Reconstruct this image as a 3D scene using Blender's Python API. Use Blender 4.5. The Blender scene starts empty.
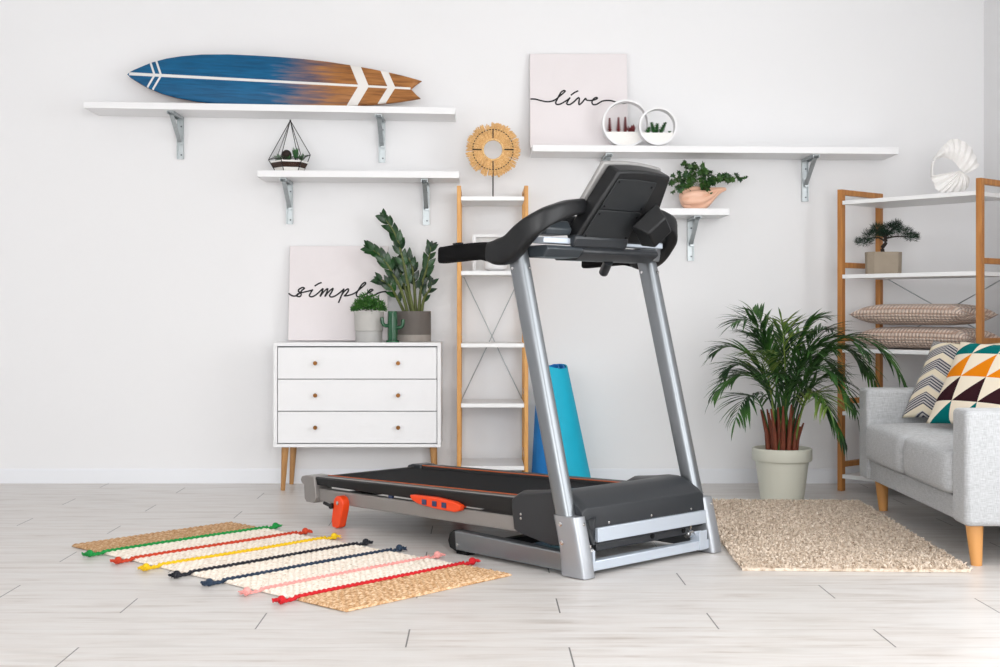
import bpy, bmesh, math, random
import numpy as np
from mathutils import Vector, Matrix
PI = math.pi
C = bpy.context.scene.collection
rnd = random.Random(7)

# ---------------------------------------------------------------- camera
CX, CY, F, EYE = 480.0, 313.0, 1300.0, 0.9
def at(px, py, Y):
    """world point at distance Y from the lens plane that the photo shows at px, py"""
    return Vector(((px - CX) / F * Y, Y, EYE + (CY - py) / F * Y))
def flo(px, py):
    Y = EYE * F / (py - CY)
    return Vector(((px - CX) / F * Y, Y, 0))
cam = bpy.data.objects.new('camera', bpy.data.cameras.new('camera')); C.objects.link(cam)
cam.location = (0, 0, EYE); cam.rotation_euler = (PI / 2, 0, 0)
cam.data.sensor_width = 36; cam.data.lens = F / 1000 * 36
cam.data.shift_x = (500 - CX) / 1000; cam.data.shift_y = -(333.5 - CY) / 1000
cam.data.clip_start = 0.05
bpy.context.scene.camera = cam

# ---------------------------------------------------------------- node helpers
class NT:
    def __init__(s, name):
        s.m = bpy.data.materials.new(name); s.m.use_nodes = True
        s.t = s.m.node_tree; s.n = s.t.nodes; s.l = s.t.links
        s.b = s.n['Principled BSDF']; s.out = s.n['Material Output']
    def _s(s, sock, v):
        if isinstance(v, bpy.types.NodeSocket): s.l.new(v, sock)
        elif v is not None:
            if hasattr(sock, 'default_value') and not isinstance(v, (int, float)) and len(v) == 3 and sock.type == 'RGBA': v = (*v, 1)
            sock.default_value = v
    def m_(s, op, *a, clamp=False):
        n = s.n.new('ShaderNodeMath'); n.operation = op; n.use_clamp = clamp
        for i, v in enumerate(a): s._s(n.inputs[i], v)
        return n.outputs[0]
    def obj(s):
        n = s.n.new('ShaderNodeTexCoord'); return n.outputs['Object']
    def xyz(s, v=None):
        n = s.n.new('ShaderNodeSeparateXYZ'); s._s(n.inputs[0], v or s.obj()); return n.outputs
    def comb(s, x, y, z):
        n = s.n.new('ShaderNodeCombineXYZ')
        for i, v in enumerate((x, y, z)): s._s(n.inputs[i], v)
        return n.outputs[0]
    def noise(s, vec=None, scale=5, detail=3, rough=.5, col=False):
        n = s.n.new('ShaderNodeTexNoise'); s._s(n.inputs['Vector'], vec or s.obj())
        n.inputs['Scale'].default_value = scale; n.inputs['Detail'].default_value = detail; n.inputs['Roughness'].default_value = rough
        return n.outputs['Color' if col else 'Fac']
    def scalev(s, v, sc):
        n = s.n.new('ShaderNodeVectorMath'); n.operation = 'MULTIPLY'; s._s(n.inputs[0], v); n.inputs[1].default_value = sc; return n.outputs[0]
    def mix(s, f, a, b):
        n = s.n.new('ShaderNodeMix'); n.data_type = 'RGBA'
        s._s(n.inputs[0], f); s._s(n.inputs[6], a); s._s(n.inputs[7], b); return n.outputs[2]
    def ramp(s, f, *stops):
        n = s.n.new('ShaderNodeValToRGB'); s._s(n.inputs[0], f); e = n.color_ramp.elements
        while len(e) < len(stops): e.new(.5)
        for k, (p, c) in enumerate(stops): e[k].position = p; e[k].color = (*c, 1)
        return n.outputs[0]
    def bump(s, h, strength=.3, dist=.01):
        n = s.n.new('ShaderNodeBump'); n.inputs['Strength'].default_value = strength; n.inputs['Distance'].default_value = dist
        s._s(n.inputs['Height'], h); s.l.new(n.outputs[0], s.b.inputs['Normal'])
    def set(s, color=None, rough=None, metal=None, spec=None, coat=None):
        if color is not None: s._s(s.b.inputs['Base Color'], color)
        if rough is not None: s._s(s.b.inputs['Roughness'], rough)
        if metal is not None: s.b.inputs['Metallic'].default_value = metal
        if spec is not None: s.b.inputs['Specular IOR Level'].default_value = spec
        if coat is not None: s.b.inputs['Coat Weight'].default_value = coat
        return s.m
def srgb(r, g, b):
    f = lambda c: ((c / 255 + .055) / 1.055) ** 2.4 if c > 10 else c / 255 / 12.92
    return (f(r), f(g), f(b))
def plain(name, rgb, rough=.5, metal=0, var=.06, scale=30, spec=.5, bump=0):
    t = NT(name); c = srgb(*rgb)
    f = t.noise(scale=scale, detail=4)
    a = tuple(x * (1 - var) for x in c); b = tuple(min(1, x * (1 + var)) for x in c)
    t.set(t.mix(f, a, b), rough, metal, spec)
    if bump: t.bump(t.noise(scale=scale * 6), bump, .002)
    return t.m

M = {}
M['wall'] = plain('painted wall', (233, 233, 234), .9, var=.012, scale=1.2, spec=.2)
M['wall_side'] = M['wall']
M['ceil'] = plain('ceiling paint', (240, 240, 240), .9, var=.01)
M['base'] = plain('baseboard paint', (232, 234, 238), .45, var=.01)
M['white'] = plain('white lacquer', (233, 233, 234), .45, var=.01)
M['whitemat'] = plain('white matte', (238, 237, 235), .7, var=.02)
M['whitemetal'] = plain('white metal', (234, 234, 234), .4, var=.01)
M['gap'] = plain('dark gap', (90, 92, 98), .8)
M['zinc'] = plain('zinc plated steel', (176, 182, 184), .45, .9, var=.15, scale=60)
M['brass'] = plain('brass', (120, 80, 42), .35, .9)
M['canvas'] = plain('pink white canvas', (228, 222, 223), .85, var=.012, scale=80, bump=.2)
M['ink'] = plain('black ink', (22, 22, 24), .7)
M['silver'] = plain('silver paint', (134, 138, 142), .33, .8, var=.02, scale=200)
M['silverlight'] = plain('light silver paint', (190, 199, 210), .35, .3, var=.02, scale=200)
M['bootsilver'] = plain('cast silver paint', (162, 165, 170), .38, .6, var=.02, scale=200)
M['steelgrey'] = plain('warm grey painted steel', (146, 142, 139), .4, .35, var=.02, scale=200)
M['charcoal'] = plain('charcoal plastic', (38, 41, 45), .42, var=.05, scale=200)
M['black'] = plain('black plastic', (20, 21, 23), .42, var=.05, scale=200, spec=.35)
M['plate'] = plain('black grained plastic', (32, 34, 36), .5, var=.05, scale=200, spec=.35)
M['rubber'] = plain('black foam', (14, 14, 15), .85, var=.08, scale=300, spec=.15, bump=.2)
M['belt'] = plain('belt', (22, 23, 25), .8, var=.1, scale=400, spec=.12, bump=.2)
M['dgrey'] = plain('dark grey plastic', (52, 58, 63), .4, var=.03)
M['rim'] = plain('grey bezel', (150, 148, 147), .4, .2, var=.03)
M['orange'] = plain('orange plastic', (238, 72, 22), .35, var=.03)
M['orangeline'] = plain('orange line', (196, 92, 40), .5)
M['navy'] = plain('navy plastic', (34, 52, 92), .4)
M['chrome'] = plain('chrome', (215, 215, 215), .2, 1)
M['soil'] = plain('soil', (58, 38, 28), .95, var=.4, scale=90)
M['sand'] = plain('white sand', (240, 238, 234), .95, var=.08, scale=200)
M['concrete'] = plain('light concrete', (186, 184, 180), .85, var=.08, scale=25, bump=.1)
M['concretelow'] = plain('light concrete base', (178, 177, 175), .85, var=.06, scale=25)
M['dkconcrete'] = plain('dark concrete', (104, 98, 93), .8, var=.08, scale=20)
M['ltconcrete'] = plain('pale concrete', (156, 149, 142), .8, var=.08, scale=20)
M['beigepot'] = plain('beige concrete', (150, 138, 122), .85, var=.12, scale=30, bump=.15)
M['potcream'] = plain('cream pot', (205, 205, 192), .45, var=.02, scale=8)
M['gourd'] = plain('peach ceramic', (230, 184, 158), .35, var=.06, scale=14)
M['cactus'] = plain('green glazed', (16, 78, 46), .12, var=.1, scale=40)
M['legwood'] = plain('beech leg', (208, 150, 88), .4, var=.08, scale=20)
M['black_wire'] = plain('black wire', (40, 38, 38), .4, .5)
M['mat_blue'] = plain('blue foam mat', (26, 122, 196), .75, var=.05, scale=30)
M['mat_cyan'] = plain('cyan foam mat', (0, 170, 200), .7, var=.04, scale=30)
M['shell'] = plain('white plaster', (232, 230, 228), .6, var=.01)
M['mirror'] = plain('mirror disc', (222, 221, 222), .5, .1)
M['stalk'] = plain('palm stalk', (112, 52, 30), .7, var=.35, scale=40)
M['bark'] = plain('bark', (44, 34, 28), .9, var=.3, scale=60)
M['zzstem'] = plain('zz stem', (88, 98, 42), .5, var=.2, scale=30)
M['redplant'] = plain('red succulent', (120, 42, 46), .6, var=.3, scale=60)
M['tag'] = plain('paper', (235, 235, 235), .8)

def leafmat(name, c1, c2, rough=.45, scale=9):
    t = NT(name); t.set(t.ramp(t.noise(scale=scale, detail=2), (.35, srgb(*c1)), (.65, srgb(*c2))), rough, 0, .4)
    return t.m
M['palm'] = leafmat('palm leaf', (24, 56, 28), (62, 104, 42), .5)
M['palmlight'] = leafmat('young palm leaf', (62, 100, 42), (124, 144, 66), .5)
M['zz'] = leafmat('zz leaf', (8, 36, 16), (30, 72, 28), .32, 14)
M['shrub'] = leafmat('shrub leaf', (36, 84, 34), (78, 128, 52), .55, 30)
M['bonsai'] = leafmat('bonsai needle', (6, 32, 20), (20, 54, 32), .6, 30)
M['ivy'] = leafmat('ivy leaf', (22, 58, 28), (68, 104, 44), .4, 25)
M['succ'] = leafmat('succulent', (24, 70, 32), (52, 104, 50), .5, 40)

def wood(name, c1, c2, axis='x', rough=.45):
    t = NT(name); sc = {'x': (2, 22, 22), 'z': (22, 22, 2)}[axis]
    f = t.noise(t.scalev(t.obj(), sc), 2.2, 5, .6)
    t.set(t.ramp(f, (.3, srgb(*c1)), (.7, srgb(*c2))), rough); return t.m
M['bamboo'] = wood('bamboo', (156, 98, 42), (190, 130, 66), 'z')
M['pinewood'] = wood('warm pine', (192, 132, 62), (222, 166, 92), 'z')
M['dresserleg'] = wood('oak leg', (158, 112, 62), (190, 142, 88), 'z')

# glass: thin pane, mostly clear with a fresnel sheen
t = NT('thin glass'); tr = t.n.new('ShaderNodeBsdfTransparent'); gl = t.n.new('ShaderNodeBsdfGlossy'); gl.inputs['Roughness'].default_value = .05
fr = t.n.new('ShaderNodeFresnel'); fr.inputs[0].default_value = 1.12; mx = t.n.new('ShaderNodeMixShader')
t.l.new(fr.outputs[0], mx.inputs[0]); t.l.new(tr.outputs[0], mx.inputs[1]); t.l.new(gl.outputs[0], mx.inputs[2]); t.l.new(mx.outputs[0], t.out.inputs[0])
M['glass'] = t.m

# floor planks
t = NT('laminate floor'); x, y, z = t.xyz()
row = t.m_('FLOOR', t.m_('DIVIDE', t.m_('SUBTRACT', y, .1), .2))
fy = t.m_('FRACT', t.m_('DIVIDE', t.m_('SUBTRACT', y, .1), .2))
xo = t.m_('DIVIDE', t.m_('SUBTRACT', x, t.m_('SUBTRACT', .68, t.m_('MULTIPLY', t.m_('FLOORED_MODULO', row, 3), .44))), 1.32)
fx = t.m_('FRACT', xo); col = t.m_('FLOOR', xo)
wn2 = t.n.new('ShaderNodeTexWhiteNoise'); wn2.noise_dimensions = '2D'; t.l.new(t.comb(col, row, 0), wn2.inputs['Vector'])
ex = t.m_('LESS_THAN', t.m_('MULTIPLY', t.m_('MINIMUM', fx, t.m_('SUBTRACT', 1, fx)), 1.3), .0022)
ey = t.m_('LESS_THAN', t.m_('MULTIPLY', t.m_('MINIMUM', fy, t.m_('SUBTRACT', 1, fy)), .2), .0016)
ox = t.m_('ADD', x, t.m_('MULTIPLY', wn2.outputs[0], 17)); oy = t.m_('ADD', y, t.m_('MULTIPLY', row, 3.1))
g1 = t.noise(t.scalev(t.comb(ox, oy, 0), (1.0, 9, 1)), 2.6, 6, .6)
g2 = t.noise(t.scalev(t.comb(ox, oy, 0), (2.2, 9, 1)), 1.6, 3, .5)
c = t.ramp(g1, (.30, srgb(176, 166, 157)), (.42, srgb(204, 198, 193)), (.6, srgb(214, 211, 208)), (.8, srgb(196, 190, 184)))
c = t.mix(t.m_('MULTIPLY', t.m_('SUBTRACT', g2, .52, clamp=True), 2.2, clamp=True), c, srgb(176, 168, 160))
c = t.mix(t.m_('MULTIPLY', wn2.outputs[0], .22), c, srgb(206, 203, 200))
c = t.mix(t.m_('MULTIPLY', ey, .30), c, srgb(140, 135, 130)); c = t.mix(t.m_('MULTIPLY', ex, .85), c, srgb(70, 68, 66))
t.set(c, t.m_('ADD', .26, t.m_('MULTIPLY', g1, .16)), 0, .5); t.bump(t.m_('MULTIPLY', g1, 1), .05, .003); M['floor'] = t.m

# sofa linen
t = NT('grey linen'); x, y, z = t.xyz()
v = t.noise(t.scalev(t.obj(), (1, 1, 12)), 40, 3); h = t.noise(t.scalev(t.obj(), (12, 12, 1)), 40, 3); w = t.m_('ADD', v, h)
t.set(t.ramp(t.m_('MULTIPLY', w, .5), (.35, srgb(154, 155, 156)), (.65, srgb(192, 194, 196))), .95, 0, .1); t.bump(w, .35, .002)
t.b.inputs['Sheen Weight'].default_value = .2; M['linen'] = t.m

# surfboard : x 0..1.54 along the board, z across
t = NT('surfboard paint'); x, y, z = t.xyz(); K = .00519
gr = t.noise(t.scalev(t.obj(), (2.2, 10, 26)), 2.5, 6, .6)
wd = t.ramp(gr, (.3, srgb(118, 72, 34)), (.55, srgb(164, 108, 56)), (.75, srgb(182, 128, 74)))
bl = t.ramp(gr, (.25, srgb(0, 68, 108)), (.7, srgb(4, 100, 146)))
gf = t.m_('ADD', t.m_('DIVIDE', t.m_('SUBTRACT', x, 150 * K), 62 * K), t.m_('MULTIPLY', t.m_('SUBTRACT', gr, .5), 1.6), clamp=True)
c = t.mix(gf, bl, wd); az = t.m_('ABSOLUTE', z); face = t.m_('LESS_THAN', y, .004)
def band(cx_, k, w):
    return t.m_('LESS_THAN', t.m_('ABSOLUTE', t.m_('SUBTRACT', t.m_('ADD', x, t.m_('MULTIPLY', az, k)), cx_ * K)), w * K)
mk = t.m_('LESS_THAN', az, t.m_('SUBTRACT', .0085, t.m_('MULTIPLY', x, .0018)))
for cc in ((28, .43, 1.1), (34.5, .43, 1.1), (238, .47, 5.2), (266, .5, 3.8)): mk = t.m_('MAXIMUM', mk, band(*cc))
mk = t.m_('MULTIPLY', t.m_('MULTIPLY', mk, face), t.m_('MULTIPLY', t.m_('GREATER_THAN', x, .012), t.m_('LESS_THAN', x, 285 * K)))
c = t.mix(t.m_('MULTIPLY', mk, .93), c, srgb(232, 230, 226))
c = t.mix(t.m_('GREATER_THAN', y, .006), c, srgb(150, 98, 56)); t.set(c, .5, 0, .35); M['surf'] = t.m

# raffia, jute
t = NT('raffia'); t.set(t.ramp(t.noise(scale=160, detail=3), (.3, srgb(206, 158, 96)), (.7, srgb(238, 202, 148))), .85); M['raffia'] = t.m
t = NT('jute weave'); x, y, z = t.xyz(); n = t.noise(t.scalev(t.obj(), (1, .5, 1)), 120, 4, .7)
n2 = t.noise(scale=14, detail=3)
brown = t.ramp(n, (.3, srgb(138, 98, 58)), (.48, srgb(200, 158, 116)), (.66, srgb(240, 214, 182)))
cream = t.ramp(n, (.28, srgb(176, 150, 124)), (.43, srgb(232, 218, 202)), (.65, srgb(250, 244, 234)))
cr = t.m_('MULTIPLY', t.m_('GREATER_THAN', x, .225), t.m_('LESS_THAN', x, 1.372))
far = t.m_('LESS_THAN', x, .225); c = t.mix(cr, brown, cream); c = t.mix(t.m_('MULTIPLY', far, .35), c, srgb(150, 114, 76))
t.set(c, .95, 0, .1); M['jute'] = t.m
t = NT('shag pile'); n = t.noise(scale=55, detail=4, rough=.7)
t.set(t.ramp(n, (.3, srgb(160, 138, 116)), (.48, srgb(212, 196, 178)), (.68, srgb(238, 226, 212))), 1, 0, .1); M['shag'] = t.m

# pillows
t = NT('zigzag cloth'); x, y, z = t.xyz()
zig = t.m_('ABSOLUTE', t.m_('SUBTRACT', t.m_('FRACT', t.m_('ADD', t.m_('DIVIDE', x, .26), .3)), .5))
vv = t.m_('ADD', z, t.m_('MULTIPLY', zig, -.11)); fb = t.m_('FRACT', t.m_('DIVIDE', t.m_('ADD', vv, .05), .083))
fine = t.m_('LESS_THAN', t.m_('FRACT', t.m_('DIVIDE', t.m_('ADD', z, t.m_('MULTIPLY', zig, -.11)), .0125)), .5)
grey = t.mix(fine, srgb(190, 187, 184), srgb(66, 68, 80))
c = t.mix(t.m_('LESS_THAN', fb, .34), grey, srgb(226, 215, 192)); t.set(c, .95, 0, .1); t.bump(t.noise(scale=300), .2, .001); M['zig'] = t.m
t = NT('triangle cloth'); x, y, z = t.xyz(); cs = .112
gx = t.m_('DIVIDE', t.m_('ADD', x, .235), .135); gz = t.m_('DIVIDE', t.m_('ADD', z, .216), cs)
tri = t.m_('LESS_THAN', t.m_('FRACT', gz), t.m_('FRACT', gx)); rw = t.m_('FLOOR', gz)
teal, orng, brn = srgb(0, 104, 104), srgb(222, 128, 16), srgb(50, 24, 30)
cc = t.mix(t.m_('COMPARE', rw, 2, .1), teal, orng); cc = t.mix(t.m_('COMPARE', rw, 1, .1), cc, brn)
t.set(t.mix(tri, srgb(232, 220, 200), cc), .95, 0, .1); t.bump(t.noise(scale=300), .2, .001); M['tri'] = t.m
t = NT('waffle plush'); x, y, z = t.xyz()
wf_ = t.m_('MULTIPLY', t.m_('ABSOLUTE', t.m_('SINE', t.m_('MULTIPLY', x, PI / .019))), t.m_('ABSOLUTE', t.m_('SINE', t.m_('MULTIPLY', t.m_('ADD', y, t.m_('MULTIPLY', z, .5)), PI / .017))))
t.set(t.ramp(wf_, (.1, srgb(168, 138, 120)), (.55, srgb(222, 200, 184))), .95, 0, .1); t.bump(wf_, 1.0, .01)  # ramp puts groove shade and pile sheen into the colour, dark creases, pale tops
t.b.inputs['Sheen Weight'].default_value = .4; M['waffle'] = t.m
for nm, cc in dict(green=(18, 140, 62), vermilion=(190, 62, 34), yellow=(226, 186, 22), nearblack=(30, 32, 40), navyc=(38, 54, 74), pink=(232, 158, 152), red=(196, 24, 34)).items():
    M['cord_' + nm] = plain('cord ' + nm, cc, .9, var=.3, scale=220)

# ---------------------------------------------------------------- mesh helpers
class MB:
    def __init__(s): s.v = []; s.f = []
    def add(s, vs, fs):
        k = len(s.v); s.v += [tuple(p) for p in vs]; s.f += [tuple(i + k for i in q) for q in fs]; return s
    def box(s, x0, x1, y0, y1, z0, z1, M_=None):
        vs = [Vector((x, y, z)) for z in (z0, z1) for y in (y0, y1) for x in (x0, x1)]
        if M_ is not None: vs = [M_ @ p for p in vs]
        return s.add(vs, [(0, 2, 3, 1), (4, 5, 7, 6), (0, 1, 5, 4), (2, 6, 7, 3), (0, 4, 6, 2), (1, 3, 7, 5)])
    def beam(s, a, b, w, h, up=(0, 0, 1)):
        a, b = Vector(a), Vector(b); T = (b - a).normalized(); S = T.cross(Vector(up))
        if S.length < 1e-4: S = T.cross(Vector((0, 1, 0)))
        S.normalize(); U = S.cross(T); q = []
        for p in (a, b):
            for i, j in ((-1, -1), (1, -1), (1, 1), (-1, 1)): q.append(p + S * (i * w / 2) + U * (j * h / 2))
        return s.add(q, [(0, 1, 2, 3), (7, 6, 5, 4), (0, 4, 5, 1), (1, 5, 6, 2), (2, 6, 7, 3), (3, 7, 4, 0)])
    def sweep(s, pts, sec, n=16, power=2.0, up=(0, 0, 1), cap=True):
        """pts path, sec list of (half side, half up) or radii; superellipse sections"""
        pts = [Vector(p) for p in pts]; N = len(pts); rings = []; Up = Vector(up)
        for i, p in enumerate(pts):
            T = (pts[min(i + 1, N - 1)] - pts[max(i - 1, 0)]).normalized(); S = T.cross(Up)
            if S.length < 1e-3: S = T.cross(Vector((0.01, 1, 0)))
            S.normalize(); U = S.cross(T); r = sec[i] if isinstance(sec, (list, tuple)) else sec
            a, b = r if isinstance(r, (list, tuple)) else (r, r); ring = []
            for k in range(n):
                th = 2 * PI * k / n; cx, sx = math.cos(th), math.sin(th); e = 2 / power
                ring.append(p + S * (a * math.copysign(abs(cx) ** e, cx)) + U * (b * math.copysign(abs(sx) ** e, sx)))
            rings.append(ring)
        vs = [q for r in rings for q in r]
        fs = [(i * n + k, i * n + (k + 1) % n, (i + 1) * n + (k + 1) % n, (i + 1) * n + k) for i in range(N - 1) for k in range(n)]
        if cap: fs += [tuple(range(n))[::-1], tuple((N - 1) * n + k for k in range(n))]
        return s.add(vs, fs)
    def lathe(s, prof, n=32, c=(0, 0, 0), cap=True):
        vs = []; m = len(prof)
        for r, z in prof:
            for k in range(n): vs.append((c[0] + r * math.cos(2 * PI * k / n), c[1] + r * math.sin(2 * PI * k / n), c[2] + z))
        fs = [(i * n + k, i * n + (k + 1) % n, (i + 1) * n + (k + 1) % n, (i + 1) * n + k) for i in range(m - 1) for k in range(n)]
        if cap: fs += [tuple(range(n))[::-1], tuple((m - 1) * n + k for k in range(n))]
        return s.add(vs, fs)
    def prism(s, poly, x0, x1, axis='x'):
        """poly of 2D points, extruded along axis"""
        n = len(poly); mk = {'x': lambda a, p: (a, p[0], p[1]), 'y': lambda a, p: (p[0], a, p[1]), 'z': lambda a, p: (p[0], p[1], a)}[axis]
        vs = [mk(x0, p) for p in poly] + [mk(x1, p) for p in poly]
        return s.add(vs, [tuple(range(n))[::-1], tuple(range(n, 2 * n))] + [(i, (i + 1) % n, n + (i + 1) % n, n + i) for i in range(n)])
    def cyl(s, a, b, r, n=16, r2=None): return s.sweep([a, b], [r, r if r2 is None else r2], n)
    def ball(s, c, r, n=12, sz=1.0):
        pr = [(max(1e-4, r * math.sin(PI * i / n)), -r * sz * math.cos(PI * i / n)) for i in range(n + 1)]
        return s.lathe(pr, n * 2, c, cap=False)
    def leaf(s, base, d, nrm, L, W, bend=.3, fold=.15, seg=4, shape=1.0):
        d = Vector(d).normalized(); nrm = Vector(nrm); S = d.cross(nrm)
        if S.length < 1e-3: S = d.cross(Vector((1, .2, .1)))
        S.normalize(); Nn = S.cross(d).normalized(); p = Vector(base); q = []
        for i in range(seg + 1):
            tt = i / seg; w = W * (math.sin(PI * min(1, tt * .94 + .06) ** shape)) if i < seg else W * .03
            q += [p + S * w + Nn * (fold * w), p, p - S * w + Nn * (fold * w)]
            ang = -bend / seg; d2 = (d * math.cos(ang) + Nn * math.sin(ang)).normalized(); Nn = S.cross(d2).normalized(); d = d2; p = p + d * (L / seg)
        fs = []
        for i in range(seg): a = i * 3; fs += [(a, a + 1, a + 4, a + 3), (a + 1, a + 2, a + 5, a + 4)]
        return s.add(q, fs)
    def build(s, name, m, parent=None, bevel=0, seg=2, smooth=True, angle=35, loc=None, rot=None, recalc=True):
        me = bpy.data.meshes.new(name); me.from_pydata(s.v, [], s.f); me.update()
        if recalc:
            bm = bmesh.new(); bm.from_mesh(me); bmesh.ops.recalc_face_normals(bm, faces=bm.faces); bm.to_mesh(me); bm.free()
        me.materials.append(M[m] if isinstance(m, str) else m)
        if smooth: me.shade_smooth(); me.set_sharp_from_angle(angle=math.radians(angle))
        o = bpy.data.objects.new(name, me); C.objects.link(o)
        if parent: o.parent = parent
        if loc: o.location = loc
        if rot: o.rotation_euler = rot
        if bevel:
            b = o.modifiers.new('bevel', 'BEVEL'); b.width = bevel; b.segments = seg; b.limit_method = 'ANGLE'; b.angle_limit = math.radians(40)
        return o
def smooth_path(pts, n=6):
    """Catmull-Rom through tuples of any length"""
    out = []; P = [pts[0]] + list(pts) + [pts[-1]]
    for i in range(1, len(P) - 2):
        for k in range(n):
            t = k / n; q = []
            for a, b, c, d in zip(P[i - 1], P[i], P[i + 1], P[i + 2]):
                q.append(.5 * (2 * b + (c - a) * t + (2 * a - 5 * b + 4 * c - d) * t * t + (3 * b - a - 3 * c + d) * t ** 3))
            out.append(tuple(q))
    out.append(tuple(pts[-1])); return out
def tag(o, label, cat, group=None):
    o['label'] = label; o['category'] = cat
    if group: o['group'] = group
    return o
def thing(name, label, cat, loc=(0, 0, 0), rz=0, group=None, rot=None):
    o = bpy.data.objects.new(name, None); C.objects.link(o); o.location = loc; o.rotation_euler = rot or (0, 0, rz); o.empty_display_size = .05
    return tag(o, label, cat, group)
def struct(name, mb, m, **k):
    o = mb.build(name, m, **k); o['kind'] = 'structure'; return o

# ---------------------------------------------------------------- room
WY, WX, LX, FY, H = 6.88, 2.667, -3.6, -1.6, 2.8
struct('floor', MB().box(LX - .1, WX + .1, FY - .1, WY + .1, -.1, 0), 'floor', smooth=False)
struct('ceiling', MB().box(LX - .1, WX + .1, FY - .1, WY + .1, H, H + .1), 'ceil', smooth=False)
struct('wall_back', MB().box(LX - .1, WX + .1, WY, WY + .12, 0, H), 'wall', smooth=False)
RY0, RY1, RZ0, RZ1 = 2.0, 4.45, .5, 2.4
struct('wall_right', MB().box(WX, WX + .12, FY, RY0, 0, H).box(WX, WX + .12, RY1, WY, 0, H).box(WX, WX + .12, RY0, RY1, 0, RZ0).box(WX, WX + .12, RY0, RY1, RZ1, H), 'wall_side', smooth=False)
w = MB(); ym = (RY0 + RY1) / 2; w.box(WX + .03, WX + .09, RY0, RY0 + .05, RZ0, RZ1).box(WX + .03, WX + .09, RY1 - .05, RY1, RZ0, RZ1).box(WX + .03, WX + .09, RY0 + .05, RY1 - .05, RZ0, RZ0 + .05).box(WX + .03, WX + .09, RY0 + .05, RY1 - .05, RZ1 - .05, RZ1).box(WX + .03, WX + .09, ym - .03, ym + .03, RZ0 + .05, RZ1 - .05)
struct('window_3', w, 'white', smooth=False)
struct('wall_left', MB().box(LX - .12, LX, FY, WY, 0, H), 'wall_side', smooth=False)
wins = [(-.6, 2.0, .5, 2.5), (-3.2, -1.1, .8, 2.4)]
wf = MB()
xs = [LX, -3.2, -1.1, -.6, 2.0, WX]
wf.box(xs[0], xs[1], FY - .12, FY, 0, H).box(xs[2], xs[3], FY - .12, FY, 0, H).box(xs[4], xs[5], FY - .12, FY, 0, H)
wf.box(-3.2, -1.1, FY - .12, FY, 0, .8).box(-3.2, -1.1, FY - .12, FY, 2.4, H).box(-.6, 2.0, FY - .12, FY, 0, .5).box(-.6, 2.0, FY - .12, FY, 2.5, H)
struct('wall_front', wf, 'wall', smooth=False)
for i, (x0, x1, z0, z1) in enumerate(wins):
    w = MB(); y0, y1 = FY - .09, FY - .03
    w.box(x0, x0 + .05, y0, y1, z0, z1).box(x1 - .05, x1, y0, y1, z0, z1).box(x0 + .05, x1 - .05, y0, y1, z0, z0 + .05).box(x0 + .05, x1 - .05, y0, y1, z1 - .05, z1)
    xm = (x0 + x1) / 2; w.box(xm - .03, xm + .03, y0, y1, z0 + .05, z1 - .05)
    struct('window_%d' % (i + 1), w, 'white', smooth=False)
struct('baseboard_back', MB().box(LX, WX, WY - .014, WY, 0, .07).box(LX, WX, WY - .009, WY, .07, .076), 'base', smooth=False)
struct('baseboard_right', MB().box(WX - .014, WX, FY, WY - .014, 0, .076), 'base', smooth=False)

# ---------------------------------------------------------------- wall shelves
SY0 = 6.61
def bracket(x, z, par):
    m = MB(); L = .222; w = .034
    m.box(x - w / 2, x + w / 2, WY - .006, WY - .001, z - L, z - .001)
    m.box(x - w / 2, x - w / 2 + .004, WY - .02, WY - .006, z - L, z).box(x + w / 2 - .004, x + w / 2, WY - .02, WY - .006, z - L, z)
    m.box(x - w / 2, x + w / 2, SY0 + .03, WY - .006, z - .005, z - .001)
    m.box(x - w / 2, x - w / 2 + .003, SY0 + .03, WY - .02, z - .016, z - .005).box(x + w / 2 - .003, x + w / 2, SY0 + .03, WY - .02, z - .016, z - .005)
    m.beam((x, SY0 + .06, z - .016), (x, WY - .02, z - L * .62), .022, .005)
    b = m.build('bracket', 'zinc', par, smooth=False)
    for zz in (z - .05, z - L + .022): MB().cyl((x + .004, WY - .008, zz), (x + .004, WY - .0055, zz), .0045, 10).build('screw', 'gap', b)
    MB().cyl((x + .004, WY - .026, z - L * .62), (x + .004, WY - .018, z - L * .62), .010, 12).build('rivet', 'zinc', b)
def wall_shelf(label, x0, x1, zl, zr, brs, th=.034):
    t = thing('wall_shelf', label, 'shelf', (x0, (SY0 + WY) / 2, min(zl, zr) - th), group='white boards on metal brackets')
    mid = Vector(t.location); m = MB()
    vs = [(x, y, (zl if x == x0 else zr) - dz) for dz in (th, 0) for y in (SY0, WY - .0005) for x in (x0, x1)]
    m.add([Vector(v) - mid for v in vs], [(0, 2, 3, 1), (4, 5, 7, 6), (0, 1, 5, 4), (2, 6, 7, 3), (0, 4, 6, 2), (1, 3, 7, 5)])
    m.build('board', 'white', t, bevel=.0015)
    for bx in brs:
        z = zl + (zr - zl) * (bx - x0) / (x1 - x0) - th
        n0 = set(bpy.data.objects); bracket(bx, z, t)
        for o in set(bpy.data.objects) - n0:
            if o.parent == t: o.location = -mid
    return t
wall_shelf('long white wall shelf carrying the surfboard', -2.016, -.127, 1.977, 1.945, (-1.583, -.518))
wall_shelf('white wall shelf carrying the geometric terrarium', -1.134, -.107, 1.627, 1.620, (-1.006, -.284))
wall_shelf('long white wall shelf under the live print and round planters', .267, 2.13, 1.756, 1.742, (.66, 1.718))
wall_shelf('short low white wall shelf behind the console, holding the ivy', .66, 1.269, 1.434, 1.432, (.84, 1.113))

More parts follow.
